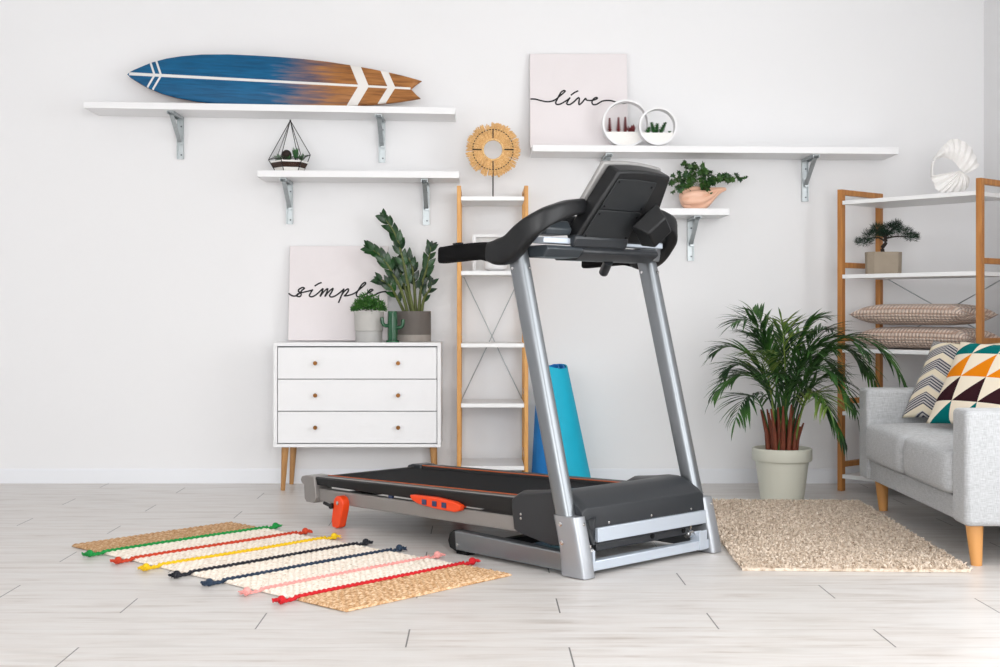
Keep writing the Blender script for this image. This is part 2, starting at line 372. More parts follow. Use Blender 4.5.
# surfboard
hw = [(0, 0), (3, 3), (7, 5.6), (12.5, 8.6), (22, 13.8), (37, 19.4), (52, 23), (72, 26), (100, 27.8), (125, 28), (150, 27.8), (175, 27), (200, 25.3), (225, 22.6), (245, 19.8), (262, 17), (275, 14.6), (288, 11.5), (295.5, 9.5)]
K = .00519; up_ = [(x * K, w * K * .975) for x, w in hw]
ol = up_ + [(292 * K, 6.5 * K), (285.5 * K, 0)] ; bl_ = [(x, -w) for x, w in ol[::-1][1:]][:-1]
outline = ol + bl_; n = len(outline)
m = MB(); cen = (.75, 0); rings = []
for dy, sc in ((-.004, .955), (0, .985), (.006, 1.0), (.014, .995), (.020, .97)):
    rings.append([(cen[0] + (x - cen[0]) * (1 - (1 - sc) * .25), dy, z * (1 - (1 - sc) * .9) if abs(z) > 0 else 0) for x, z in outline])
vs = [p for r in rings for p in r]; fs = [(i * n + k, i * n + (k + 1) % n, (i + 1) * n + (k + 1) % n, (i + 1) * n + k) for i in range(4) for k in range(n)]
# faces as strips between the upper and the lower outline
for base, flip in ((0, False), (4 * n, True)):
    for i in range(0, 16):
        a, b = i, i + 1; c_, d = (n - i) % n, (n - i - 1) % n
        q = [base + a, base + b, base + d, base + c_]; q = list(dict.fromkeys(q))
        fs.append(tuple(q if flip else q[::-1]))
for base in (0, 4 * n):
    fs += [(base + 16, base + 17, base + 18, base + 19, base + 20), (base + 20, base + 21, base + 22, base + 23, base + 24), (base + 16, base + 20, base + 24)]
m.add(vs, fs)
lean = math.radians(13); tilt = .056
o = m.build('surfboard', 'surf', smooth=True, angle=50)
tag(o, 'blue and natural wood surfboard with white chevrons lying on its edge', 'surfboard')
R_ = Matrix.Rotation(-lean, 4, 'X') @ Matrix.Rotation(tilt, 4, 'Y')
o.matrix_world = Matrix.Translation((at(127.0, 75.5, 6.765))) @ R_
zmin = min((o.matrix_world @ Vector(v)).z - (1.977 - .017 * ((o.matrix_world @ Vector(v)).x + 2.016)) for v in m.v)
o.location.z -= zmin - .0005

# ---------------------------------------------------------------- canvases with handwriting
def canvas(name, label, px0, px1, z0, yb, yt, W, Ht, strokes, off, sc, cat='print'):
    ang = math.atan2(yt - yb, Ht); xc = (px0 + px1) / 2
    t = thing(name, label, cat, (xc, yb, z0), rot=(-ang, 0, 0))
    MB().box(-W / 2, W / 2, 0, .022, .004, Ht).build('canvas', 'canvas', t, bevel=.002)
    Yc = (yb + yt) / 2
    for st in strokes:
        pts = []
        for (a, b) in st:
            px, py = off[0] + a / sc, off[1] + b / sc
            w = at(px, py, Yc); pts.append((w.x - xc, -.0006, (w.z - z0) / math.cos(ang)))
        pts = smooth_path(pts, 6)
        pts = [(max(-W / 2, min(W / 2, p[0])), p[1], p[2]) for p in pts]
        MB().sweep(pts, [(.0016, .0035)] * len(pts) if False else [.0040] * len(pts), 8, up=(0, 1, 0)).build('lettering', 'ink', t)
    return t
simple = [[(62, 245), (85, 262), (112, 267), (140, 250), (163, 225), (180, 210), (165, 204), (142, 216), (136, 230), (150, 243), (158, 258), (146, 271), (124, 266), (135, 250), (170, 240), (205, 232), (243, 222)],
          [(243, 218), (226, 245), (218, 264), (232, 273), (258, 264), (290, 238), (318, 212), (310, 240), (298, 270), (320, 240), (352, 212), (348, 235), (334, 270), (358, 238), (392, 210), (384, 235), (368, 262), (378, 274), (405, 268), (440, 245), (474, 214)],
          [(474, 212), (456, 262), (434, 318)],
          [(448, 280), (470, 240), (502, 214), (506, 230), (488, 256), (478, 266), (510, 262), (556, 244), (600, 208), (632, 178), (628, 166), (606, 182), (582, 220), (566, 252), (576, 272), (606, 268), (642, 250), (676, 232), (688, 222), (672, 218), (652, 236), (644, 256), (658, 270), (690, 264), (726, 246), (760, 236), (790, 233)],
          [(256, 193), (285, 175), (308, 167)]]
live = [[(75, 207), (110, 208), (150, 219), (200, 227), (245, 216), (285, 185), (322, 152), (312, 146), (292, 160), (268, 205), (255, 235), (268, 247), (300, 238), (358, 200)],
        [(358, 196), (340, 225), (334, 242), (352, 248), (380, 232), (414, 200), (424, 205), (420, 235), (424, 248), (444, 232), (468, 203), (474, 214), (500, 218), (530, 214), (552, 203), (546, 196), (528, 204), (514, 228), (522, 247), (548, 245), (590, 222), (640, 218), (690, 230), (735, 238), (772, 234)],
        [(364, 180), (390, 160), (416, 148)]]
canvas('canvas_print', 'square pinkish canvas print reading simple, standing on the dresser', -1.003, -.482, .752, 6.79, 6.85, .52, .505, simple, (280, 260), 7.41)
canvas('canvas_print', 'square canvas print reading live, leaning on the upper right wall shelf', .262, .774, 1.757, 6.79, 6.85, .512, .513, live, (520, 70), 7.143)

# ---------------------------------------------------------------- terrarium
c0 = at(288.5, 170, 6.70); Z = 1.6255
t = thing('geometric_terrarium', 'pointed black wire glass terrarium with layered soil and succulents', 'terrarium', (c0.x, 6.735, Z))
n = 6; ring = [Vector((.108 * math.cos(PI / 3 * k + .25), .108 * math.sin(PI / 3 * k + .25), .066 + (.03 if k in (1, 2, 0) else 0))) for k in range(n)]
bot = [Vector((.072 * math.cos(PI / 3 * k + .25), .072 * math.sin(PI / 3 * k + .25), .004)) for k in range(n)]; apex = Vector((.004, 0, .272))
m = MB(); g = MB()
for k in range(n):
    a, b = ring[k], ring[(k + 1) % n]
    m.cyl(a, b, .0022, 6).cyl(bot[k], bot[(k + 1) % n], .0022, 6).cyl(a, bot[k], .0022, 6).cyl(a, apex, .0022, 6)
    g.add([bot[k], bot[(k + 1) % n], b, a], [(0, 1, 2, 3)])
    if k != 4: g.add([a, b, apex], [(0, 1, 2)])
m.ball(apex, .005, 6); m.build('wire_frame', 'black_wire', t); g.build('glass_panes', 'glass', t, smooth=False)
def layer(z0, z1, mm, nm):
    m = MB(); q = []
    for z in (z0, z1):
        f_ = (z - .004) / .062; q.append([Vector(bot[k]).lerp(Vector((ring[k].x, ring[k].y, .066)), f_) * .965 for k in range(n)])
        for p in q[-1]: p.z = z
    q = q[0] + q[1]
    m.add(q, [tuple(range(6))[::-1], tuple(range(6, 12))] + [(i, (i + 1) % 6, 6 + (i + 1) % 6, 6 + i) for i in range(6)]); m.build(nm, mm, t, smooth=False)
layer(.005, .024, 'sand', 'sand_layer'); layer(.0242, .05, 'soil', 'soil_layer'); layer(.0502, .058, 'sand', 'pebble_layer')
m = MB()
for (x, y, s, k, h) in ((-.05, -.03, .05, 16, .35), (.035, -.02, .062, 20, 1.5), (-.02, .02, .045, 12, .6), (.062, .0, .045, 14, .6), (.0, -.045, .04, 12, .3)):
    for i in range(k):
        a = i * 2.4; d = Vector((math.cos(a), math.sin(a), h + .4 * rnd.random()))
        m.leaf((x, y, .058), d, (0, 0, 1), s * (.8 + .5 * rnd.random()), s * .11, -.4, .3, 3)
m.build('succulent', 'succ', t)
m = MB().ball((-.012, -.02, .088), .026, 10, 1.15); m.build('round_cactus', 'bark', t)

# ---------------------------------------------------------------- raffia ornament
c0 = at(493, 149.8, 6.66); t = thing('raffia_ornament', 'round raffia fringe ornament on a black stand atop the narrow shelf unit', 'ornament', (c0.x, 6.66, 1.484))
zc = c0.z - 1.484; m = MB(); R1 = .052; R2 = .142
for k in range(620):
    a = rnd.random() * 2 * PI; gp = .5 + .3 * math.cos(a * 11 + 1.5) + .2 * math.cos(a * 19)
    if gp < .12 and rnd.random() < .6: continue
    r1 = R2 * (.93 + .1 * rnd.random()) * (1 - .07 * (1 - gp)); r0 = R1 * (1 + .1 * rnd.random()); da = rnd.gauss(0, .03); yy = rnd.uniform(-.008, .006); w = .0016 + .0015 * rnd.random()
    if abs(a - 1.68) < .05: r1 *= .86
    p0 = Vector((r0 * math.cos(a), yy * .4, zc + r0 * math.sin(a))); p1 = Vector((r1 * math.cos(a + da), yy, zc + r1 * math.sin(a + da)))
    mid = (p0 + p1) / 2 + Vector((0, -.006, 0)); m.sweep([p0, mid, p1], [w, w * 1.3, w * .8], 4, up=(0, 1, 0))
pr = []
m.build('raffia_fringe', 'raffia', t)
m = MB(); N = 48; pts = [(R1 * 1.02 * math.cos(2 * PI * k / N), -.004, zc + R1 * 1.02 * math.sin(2 * PI * k / N)) for k in range(N + 1)]
m.sweep(pts, [.006] * (N + 1), 8, up=(0, 1, 0)); m.build('inner_hoop', 'raffia', t)
m = MB()
for k in range(44):
    a = 2 * PI * k / 44; r = .103; d = Vector((-math.sin(a), 0, math.cos(a))); p = Vector((r * math.cos(a), -.013, zc + r * math.sin(a))); m.cyl(p - d * .0042, p + d * .0042, .0024, 6)
for a in (0, PI / 2, PI, 3 * PI / 2):
    d = Vector((math.cos(a), 0, math.sin(a))); o_ = Vector((0, -.012, zc)); m.cyl(o_ + d * .058, o_ + d * .104, .0028, 6)
m.build('beaded_ring', 'black_wire', t)
MB().cyl((0, .002, zc - .06), (0, .002, .006), .0035, 8).build('stand_rod', 'black_wire', t)
MB().box(-.05, .05, -.03, .03, 0, .006).build('stand_base', 'white', t)

# ---------------------------------------------------------------- round planters
def hoop(label, px, py, rp, Y, fill, z0, kind):
    c0 = at(px, py, Y); r = rp * Y / F; t = thing('round_planter', label, 'planter', (c0.x, Y, z0 + .001))
    m = MB(); N = 48; D = .07; th = .010; q = []; f = []
    for k in range(N):
        a = 2 * PI * k / N; co, si = math.cos(a), math.sin(a)
        for rr, yy in ((r, -D / 2), (r, D / 2), (r - th, D / 2), (r - th, -D / 2)): q.append((rr * co, yy, r + rr * si))
    for k in range(N):
        for j in range(4): f.append((k * 4 + j, k * 4 + (j + 1) % 4, ((k + 1) % N) * 4 + (j + 1) % 4, ((k + 1) % N) * 4 + j))
    m.add(q, f).build('hoop', 'white', t, angle=60)
    ri = r - th - .0005; hz = r - (fill - py) * Y / F; a0 = math.asin((hz - r) / ri); poly = []
    for k in range(25):
        a = PI - a0 + (PI + 2 * a0) * k / 24; poly.append((ri * math.cos(a), r + ri * math.sin(a)))
    MB().prism(poly, -D / 2 + .006, D / 2 - .006, 'y').build('sand_fill', 'sand', t, smooth=False)
    for yy in (-D / 2 + .003,):
        g = MB(); g.add([(ri * math.cos(2 * PI * k / 32), yy, r + ri * math.sin(2 * PI * k / 32)) for k in range(32)], [tuple(range(32))]); g.build('glass_disc', 'glass', t, smooth=False)
    def spike(px_, h, mm, wide=.008, tilt=0):
        m = MB(); x = (px_ - px) * Y / F; nn = max(4, int(h / .006))
        for i in range(nn):
            z = hz + h * i / nn; s = wide * (1 - .5 * i / nn)
            for j in range(4):
                a = j * PI / 2 + i * .8; m.leaf((x + tilt * (z - hz), 0, z), (math.cos(a), math.sin(a), .45), (0, 0, 1), s * 1.5, s * .45, -.3, .3, 3)
        m.cyl((x, 0, hz - .005), (x + tilt * h, 0, hz + h), .0016, 6); m.build('succulent', mm, t)
    if kind == 'red':
        for px_, h in ((609.7, .075), (618.5, .078), (625.3, .08)): spike(px_, h, 'redplant', .014)
        m = MB()
        for i in range(70):
            a = i * 2.4; b = rnd.uniform(.2, 1.8); m.leaf(((632 - px) * Y / F + rnd.gauss(0, .006), rnd.gauss(0, .006), hz), (math.cos(a), math.sin(a), b), (0, 0, 1), rnd.uniform(.012, .045), .006, -.4, .3, 3)
        m.build('succulent', 'redplant', t)
    else:
        for px_, h, tl in ((654, .055, -.25), (656.5, .05, .1), (661, .055, .45), (648, .03, .2)): spike(px_, h, 'succ', .018, tl)
        m = MB()
        for i in range(14):
            a = i * 2.4; m.leaf(((669.5 - px) * Y / F, 0, hz), (math.cos(a), math.sin(a), .8), (0, 0, 1), .016, .004, -.3, .3, 3)
        m.build('succulent', 'succ', t)
hoop('larger round white planter ring with red spiky succulents, beside the live print', 625.5, 121.5, 23.6, 6.72, 130, 1.754, 'red')
hoop('smaller round white planter ring with green cactus pads', 657.3, 126.2, 19, 6.65, 132.8, 1.754, 'green')

# ---------------------------------------------------------------- ivy in gourd vase
c0 = at(699, 208, 6.74); t = thing('ivy_vase', 'peach ribbed gourd shaped vase with trailing ivy on the short shelf', 'potted plant', (c0.x, 6.74, 1.4335))
K2 = 6.74 / F; pts = [(-.098, .05, .02), (-.088, .052, .042), (-.065, .055, .056), (-.03, .058, .062), (.005, .060, .061), (.035, .066, .05), (.06, .078, .038), (.085, .092, .025), (.11, .103, .015), (.13, .108, .010), (.14, .11, .006)]
pts = smooth_path(pts, 3); m = MB(); N = 40; rings = []
for i, (x, z, r) in enumerate(pts):
    tt = i / (len(pts) - 1); ring = []
    for k in range(N):
        a = 2 * PI * k / N; rr = r * (1.04 - .30 * (1 - abs(math.sin(a * 4 + x * 4 + .4))) ** 2.2)
        ring.append((x - .25 * rr * math.sin(a), rr * math.cos(a), max(.0, z + rr * math.sin(a))))
    rings.append(ring)
vs = [q for r in rings for q in r]; fs = [(i * N + k, i * N + (k + 1) % N, (i + 1) * N + (k + 1) % N, (i + 1) * N + k) for i in range(len(rings) - 1) for k in range(N)] + [tuple(range(N))[::-1], tuple((len(rings) - 1) * N + k for k in range(N))]
m.add(vs, fs).build('vase', 'gourd', t, angle=80)
m = MB(); st = MB()
def ivyleaf(p, s):
    d = Vector((rnd.gauss(0, .7), rnd.gauss(-.5, .5), rnd.gauss(-.1, .6))); nn = Vector((rnd.gauss(0, .4), -1 + rnd.gauss(0, .3), rnd.gauss(.5, .4)))
    d.normalize(); S = d.cross(nn).normalized(); Nn = S.cross(d)
    q = [p, p + S * s * .55 - d * s * .1, p + S * s * .42 + d * s * .35, p + S * s * .5 + d * s * .55, p + S * s * .18 + d * s * .6, p + d * s * 1.05 + Nn * s * -.15, p - S * s * .18 + d * s * .6, p - S * s * .5 + d * s * .55, p - S * s * .42 + d * s * .35, p - S * s * .55 - d * s * .1]
    m.add(q, [(0, 1, 2), (0, 2, 3, 4), (0, 4, 5), (0, 5, 6), (0, 6, 7, 8), (0, 8, 9)])
tips = [(-30, -28, 12), (-22, -34, 8), (-14, -47, 6), (-5, -46, 8), (2, -40, 10), (12, -38, 9), (22, -32, 8), (34, -30, 14), (44, -33, 12), (8, -16, 10), (-28, -18, 10), (16, -28, 6)]
for dx, dy, hh in tips:
    b = Vector((0, 0, .10)); e = Vector((dx * K2, rnd.uniform(-.09, .05), -dy * K2)); mid = (b + e) / 2 + Vector((0, 0, hh * K2))
    P = [(b * (1 - u) ** 2 + mid * 2 * u * (1 - u) + e * u * u) for u in [i / 8 for i in range(9)]]; st.sweep(P, [.0014] * 9, 5)
    for i in range(int(26 + abs(dx) * .3)):
        u = rnd.uniform(.25, 1.03); p = b * (1 - u) ** 2 + mid * 2 * u * (1 - u) + e * u * u
        ivyleaf(p + Vector((rnd.gauss(0, .009), rnd.gauss(0, .012), rnd.gauss(0, .008))), rnd.uniform(.016, .030))
st.build('vine', 'zzstem', t); m.build('ivy_leaves', 'ivy', t, smooth=False, recalc=False)

# ---------------------------------------------------------------- dresser
t = thing('dresser', 'low white three-drawer dresser on tapered wooden legs', 'dresser', (0, 0, 0)); dl = Vector((-.619, 6.7, 0)); t.location = dl
x0, x1, y0, y1, z0, z1 = -1.040 + .619, -.197 + .619, -.155, .174, .224, .751; th = .018
m = MB().box(x0, x1, y0, y1, z1 - th, z1).box(x0, x1, y0, y1, z0, z0 + .016).box(x0, x0 + th, y0, y1, z0 + .016, z1 - th).box(x1 - th, x1, y0, y1, z0 + .016, z1 - th)
m.box(x0 + th, x1 - th, y1 - .008, y1, z0 + .016, z1 - th); m.build('body', 'white', t, bevel=.001)
MB().box(x0 + th, x1 - th, y0 + .035, y1 - .01, z0 + .016, z1 - th).build('gap_shade_block', 'gap', t, smooth=False)  # dark filler block, its colour stands in for shade in the drawer gaps
zt, zb = z1 - th - .004, z0 + .019; hh = (zt - zb) / 3
for i in range(3):
    a, b = zb + hh * i + .0015, zb + hh * (i + 1) - .0025
    d = MB().box(x0 + th + .003, x1 - th - .003, y0 + .008, y0 + .033, a, b).build('drawer', 'white', t, bevel=.001)
    for kx in (at(315.5, 0, 6.55).x + .619, at(398.3, 0, 6.55).x + .619):
        MB().sweep([(kx, y0 + .008, (a + b) / 2), (kx, y0 - .006, (a + b) / 2), (kx, y0 - .010, (a + b) / 2), (kx, y0 - .018, (a + b) / 2)], [.005, .005, .011, .010], 14).build('knob', 'brass', d)
for lx, ly in ((x0 + .040, y0 + .05), (x1 - .028, y0 + .05), (x0 + .048, y1 - .035), (x1 - .04, y1 - .035)):
    sx = -.012 if lx < 0 else .012
    MB().sweep([(lx - sx, ly, z0), (lx, ly, 0)], [.019, .011], 20).build('leg', 'dresserleg', t)

# plants on dresser
ZD = .7515
def pot_lathe(prof, n=40): return MB().lathe(prof, n)
px, Y = 369, 6.665; x = at(px, 0, Y).x
t = thing('potted_shrub', 'small round pale concrete pot of bushy green foliage', 'potted plant', (x, Y, ZD))
pot_lathe([(.066, 0), (.068, .003), (.069, .055), (.0685, .056)]).build('pot_base', 'concretelow', t)
pot_lathe([(.070, .0565), (.073, .059), (.0765, .15), (.0765, .156), (.071, .156), (.070, .14), (.001, .138)], 40).build('pot', 'concrete', t)
m = MB()
for i in range(1500):
    a = rnd.random() * 2 * PI; r = rnd.random() ** .5; ph = rnd.random(); hgt = .02 + .098 * math.cos(r * 1.35) * rnd.uniform(.75, 1.1)
    p = Vector((.084 * r * math.cos(a), .074 * r * math.sin(a), .142 + hgt * rnd.uniform(.35, 1)))
    m.leaf(p, (rnd.gauss(0, 1) + math.cos(a) * r, rnd.gauss(0, 1) + math.sin(a) * r, rnd.gauss(.7, .6)), (rnd.gauss(0, 1), rnd.gauss(0, 1), 1), rnd.uniform(.012, .024), .0035, .3, .2, 2)
m.build('foliage', 'shrub', t, smooth=False, recalc=False)
px, Y = 392.5, 6.578; x = at(px, 0, Y).x
t = thing('cactus_ornament', 'shiny green ceramic cactus figure with two arms between the pots', 'ornament', (x, Y, ZD))
m = MB(); N = 48; prof = [(.023, .006), (.0235, .05), (.0235, .12), (.0225, .15), (.021, .158), (.018, .158), (.0175, .12)]
for r, z in prof:
    for k in range(N): a = 2 * PI * k / N; rr = r * (1 + .06 * math.cos(a * 8)); m.v.append((rr * math.cos(a), rr * math.sin(a), z))
for i in range(len(prof) - 1):
    for k in range(N): m.f.append((i * N + k, i * N + (k + 1) % N, (i + 1) * N + (k + 1) % N, (i + 1) * N + k))
m.f.append(tuple((len(prof) - 1) * N + k for k in range(N))); m.build('trunk', 'cactus', t, angle=80)
MB().lathe([(.034, 0), (.034, .009), (.026, .013)], 32).build('base', 'cactus', t)
for s, zb in ((-1, .085), (1, .075)):
    P = smooth_path([(s * .018, 0, zb), (s * .038, 0, zb), (s * .050, 0, zb + .012), (s * .053, 0, zb + .032), (s * .053, 0, zb + .042)], 4)
    MB().sweep(P, [.0095] * (len(P) - 1) + [.004], 12, up=(0, 1, 0)).build('arm', 'cactus', t, angle=80)
px, Y = 414, 6.76; x = at(px, 0, Y).x
t = thing('zz_plant', 'tall plant with glossy dark leaves in a two-tone grey pot', 'potted plant', (x, Y, ZD))
pot_lathe([(.086, 0), (.088, .002), (.088, .036)]).build('pot_base', 'ltconcrete', t)
pot_lathe([(.088, .0362), (.088, .158), (.082, .158), (.081, .14), (.001, .14)]).build('pot', 'dkconcrete', t)
MB().lathe([(.08, .130), (.06, .146), (.001, .148)], 24, cap=False).build('soil', 'soil', t)
K3 = Y / F
def zz(bx, by, pts, n, ls, nm='leaf_stalk'):
    P = [(bx, by, .14)] + [((a - 414) * K3, yy, (342 - b) * K3) for a, b, yy in pts]; P = smooth_path(P, 6); P = [Vector(p) for p in P]; L = len(P)
    stalk = MB().sweep(P, [.0095 * (1 - .75 * i / L) for i in range(L)], 10).build(nm, 'zzstem', t)
    m = MB()
    for j in range(n):
        u = .3 + .7 * j / (n - 1); i = min(L - 2, int(u * (L - 1))); T = (P[i + 1] - P[i]).normalized(); s = 1 if j % 2 else -1
        S = T.cross(Vector((0, 1, 0))).normalized() * s; sz = ls * (1.0 - .4 * abs(u - .6)) * rnd.uniform(.88, 1.1)
        d = T * 1.25 + S * rnd.uniform(.5, .8) + Vector((0, rnd.uniform(-.35, .15), 0)); m.leaf(P[i], d, Vector((0, -1, .35)) + S * rnd.uniform(-.35, .5), sz, sz * .235, .35, .25, 5, .85)
    m.leaf(P[-1], P[-1] - P[-2], (0, -1, .3), ls * .45, ls * .12, .1, .2, 5)
    m.build('leaf', 'zz', stalk, recalc=False, angle=80)
zz(0, -.01, [(409, 290, -.02), (402, 255, -.03), (395, 234, -.03), (384, 218, -.03)], 24, .072)
zz(-.03, -.02, [(402, 292, -.03), (392, 272, -.05), (382, 257, -.06), (370, 249, -.06)], 15, .075)
zz(.025, 0, [(421, 290, -.01), (427, 268, -.01), (431, 247, -.01)], 15, .07)
zz(-.045, .0, [(398, 300, -.01), (390, 286, -.04), (380, 280, -.05)], 8, .072)
zz(.01, .01, [(414, 285, .02), (412, 268, .03), (408, 258, .03)], 11, .07)
zz(.04, -.03, [(424, 300, -.03), (430, 290, -.05), (432, 283, -.05)], 6, .06)
zz(-.01, .03, [(405, 290, .04), (400, 272, .05), (398, 262, .05)], 9, .07)

# ---------------------------------------------------------------- narrow shelf unit (wood posts, white boards)
def etagere(name, label, loc, rz, W, D, top, shelves, post='pinewood', pw=.02, pd=.03, braces=True, th=.02, bz=(3, 1)):
    t = thing(name, label, 'shelf unit', loc, rz)
    for x in (0, W):
        f = MB().box(x - pw / 2, x + pw / 2, -pd / 2, pd / 2, 0, top).box(x - pw / 2, x + pw / 2, D - pd / 2, D + pd / 2, 0, top)
        f.box(x - pw / 2 + .0008, x + pw / 2 - .0008, pd / 2, D - pd / 2, top - .028, top - .0005)
        for z in shelves[:-1] if False else shelves[1:]:
            f.box(x - pw / 2 + .001, x + pw / 2 - .001, pd / 2, D - pd / 2, z + .035, z + .062)
        f.build('side_frame', post, t, bevel=.002)
    for z in shelves:
        MB().box(pw / 2 if False else -pw / 2 + .001 if False else pw / 2 + .0005, W - pw / 2 - .0005, -pd / 2 + .002, D + pd / 2 - .002, z - th, z).build('shelf_board', 'whitemetal', t, bevel=.001)
    if braces:
        a, b = shelves[bz[0]], shelves[bz[1]]
        for p, q in (((pw / 2, D, a), (W - pw / 2, D, b)), ((W - pw / 2, D + .003, a), (pw / 2, D + .003, b))):
            MB().cyl(p, q, .0028, 8).build('brace', 'zinc', t)
    return t
etagere('narrow_shelf_unit', 'tall narrow shelf unit with wooden posts and white shelves beside the dresser', (-.105, 6.505, 0), 0, .336, .33, 1.536, [1.482, 1.11, .748, .448, .135])
# picture box and pot on it
zs = 1.1105; t = thing('box_frame', 'white box frame with a recessed opening on the narrow shelf unit', 'frame', (at(491, 0, 6.6).x, 6.68, zs))
m = MB(); a, b, hh = -.094, .15, .192; m.box(a, a + .018, -.03, .03, 0, hh).box(b - .018, b, -.03, .03, 0, hh).box(a + .018, b - .018, -.03, .03, 0, .012).box(a + .018, b - .018, -.03, .03, hh - .014, hh); m.build('frame', 'white', t)
MB().box(a + .018, b - .018, .024, .029, .012, hh - .014).build('back_board', 'whitemat', t)
b1 = MB().lathe([(.035, 0), (.055, .012), (.062, .04), (.058, .075), (.04, .095), (.036, .14), (.038, .15), (.034, .15), (.032, .1)], 32)
o = b1.build('ceramic_jug', 'white', loc=(at(494.5, 0, 6.6).x + .005, 6.555, zs + .0005)); tag(o, 'white ceramic jug standing before the box frame', 'jug')

# ---------------------------------------------------------------- rolled yoga mat
c0 = (at(560, 0, 6.62).x, 6.60); t = thing('yoga_mat', 'blue and turquoise exercise mat loosely rolled and stood on end', 'exercise mat', (c0[0], c0[1], 0))
def roll(a0, a1, off, mm, nm, turns_in=0):
    m = MB(); N = 60; Z_ = [(0, 1.0), (.63, .50)]; q = []
    for zi, (z, s) in enumerate(Z_):
        for k in range(N + 1):
            a = a0 + (a1 - a0) * k / N; r = (.166 * s) + off - turns_in * k / N; cx = -.050 * (z / .63)
            for rr in (r, r - .006): q.append((cx + rr * math.cos(a), rr * math.sin(a), z + (.01 * math.sin(a * 2) if z else 0)))
    f = []; R = 2 * (N + 1)
    for k in range(N):
        i = 2 * k; f += [(i, i + 2, R + i + 2, R + i), (i + 1, R + i + 1, R + i + 3, i + 3), (R + i, R + i + 2, R + i + 3, R + i + 1), (i, i + 1, i + 3, i + 2)]
    f += [(0, R, R + 1, 1), (2 * N, 2 * N + 1, R + 2 * N + 1, R + 2 * N)]
    m.add(q, f).build(nm, mm, t)
roll(-PI * .5, PI * 3.2, 0, 'mat_blue', 'inner_roll', .05)
roll(-PI * .62, PI * .55, .0075, 'mat_cyan', 'outer_flap')
t.location.x -= .004

# ---------------------------------------------------------------- corner rack
rr = math.atan2(-.757, .653)
rack = etagere('corner_shelf_unit', 'wide bamboo shelf unit with white shelves standing across the corner', (1.83, 6.585, 0), rr, .745, .345, 1.525, [1.467, 1.094, .721, .404, .085], 'bamboo', .028, .03, True, .02, (2, 1))
def rk(s, d, z): return Vector((1.83 + .653 * s + .757 * d, 6.585 - .757 * s + .653 * d, z))
# bonsai
p = rk(.157, .12, 1.0945); p.y = 6.55; p.x = at(883, 0, 6.55).x; t = thing('bonsai', 'dark green bonsai tree in a beige concrete pot', 'potted plant', p)
hx = [(-.086, -.02), (-.06, -.052), (.062, -.052), (.088, -.025), (.088, .02), (.06, .048), (-.06, .048), (-.086, .02)]
m = MB(); q = [(x * .97, y * .97, 0) for x, y in hx] + [(x, y, .112) for x, y in hx] + [(x * .9, y * .88, .112) for x, y in hx] + [(x * .9, y * .88, .1) for x, y in hx]; k = 8
m.add(q, [tuple(range(8))[::-1]] + [(j * 8 + i, j * 8 + (i + 1) % 8, (j + 1) * 8 + (i + 1) % 8, (j + 1) * 8 + i) for j in range(3) for i in range(8)] + [tuple(24 + i for i in range(8))]); m.build('pot', 'beigepot', t, smooth=False)
m = MB(); k5 = 6.55 / F
def bp(a, b, y=0): return ((a - 883) * k5, y, (273.8 - b) * k5)
m.sweep(smooth_path([bp(883, 253), bp(882.5, 247), bp(886, 242), bp(885, 237), bp(883, 232)], 4), [.011 - .0003 * i for i in range(17)], 8)
for P in ([bp(886, 241), bp(878, 237), bp(868, 238)], [bp(885, 238), bp(895, 236), bp(908, 236)], [bp(885, 237), bp(892, 230), bp(897, 226)], [bp(884, 236), bp(878, 230), bp(874, 228)]):
    P = smooth_path(P, 4); m.sweep(P, [.006 - .0004 * i for i in range(len(P))], 6)
m.build('trunk', 'bark', t)
m = MB()
for a, b, rx, rz, ry in ((864, 241, 11, 5, 9), (872, 234, 11, 6, 10), (878, 228, 9, 6, 10), (890, 228, 11, 7, 11), (896, 225, 8, 6, 8), (903, 231, 11, 6, 10), (912, 236, 9, 5, 8), (885, 233, 9, 4, 9)):
    c_ = Vector(bp(a, b))
    for i in range(620):
        v = Vector((rnd.gauss(0, 1), rnd.gauss(0, 1), rnd.gauss(0, 1))).normalized() * rnd.uniform(.3, 1); p_ = c_ + Vector((v.x * rx, v.y * ry, v.z * rz)) * k5 * .85
        m.leaf(p_, v + Vector((rnd.gauss(0, .4), rnd.gauss(0, .4), .5)), (rnd.gauss(0, 1), -1, .5), rnd.uniform(.012, .022), .0044, .2, .1, 1)
m.build('needle_pads', 'bonsai', t, smooth=False, recalc=False)
# shell sculpture
Y = 6.2; t = thing('shell_sculpture', 'white pleated fan-shaped shell sculpture on the top of the corner shelf unit', 'ornament', (at(957, 0, Y).x, Y, 1.4675))
def sp(a, b, y=0): w = at(a, b, Y); return Vector((w.x - t.location.x, y, w.z - 1.4675))
def resample(P, n):
    P = smooth_path(P, 8); out = []
    for i in range(n): u = i / (n - 1) * (len(P) - 1); k = min(int(u), len(P) - 2); f = u - k; out.append(tuple(P[k][j] * (1 - f) + P[k + 1][j] * f for j in range(2)))
    return out
def fan(inner, outer, n, amp, nm):
    I = resample(inner, 2 * n + 1); O = resample(outer, 2 * n + 1); q = []; f = []; G = 6
    for i in range(2 * n + 1):
        for g_ in range(G + 1):
            u = g_ / G; a = I[i][0] * (1 - u) + O[i][0] * u; b = I[i][1] * (1 - u) + O[i][1] * u
            y = (amp if i % 2 else -amp) * (.25 + .75 * u) - .028 * math.sin(PI * u); q.append(sp(a, b, y))
    for i in range(2 * n):
        for g_ in range(G): k = i * (G + 1) + g_; f.append((k, k + 1, k + G + 2, k + G + 1))
    o = MB().add(q, f).build(nm, 'shell', t, smooth=False); s = o.modifiers.new('solid', 'SOLIDIFY'); s.thickness = .004
fan([(933, 161), (943, 157.5), (953, 161), (960, 169), (966, 174)], [(932, 160.5), (942, 147), (954, 138.5), (970, 146), (979, 165)], 9, .007, 'upper_fan')
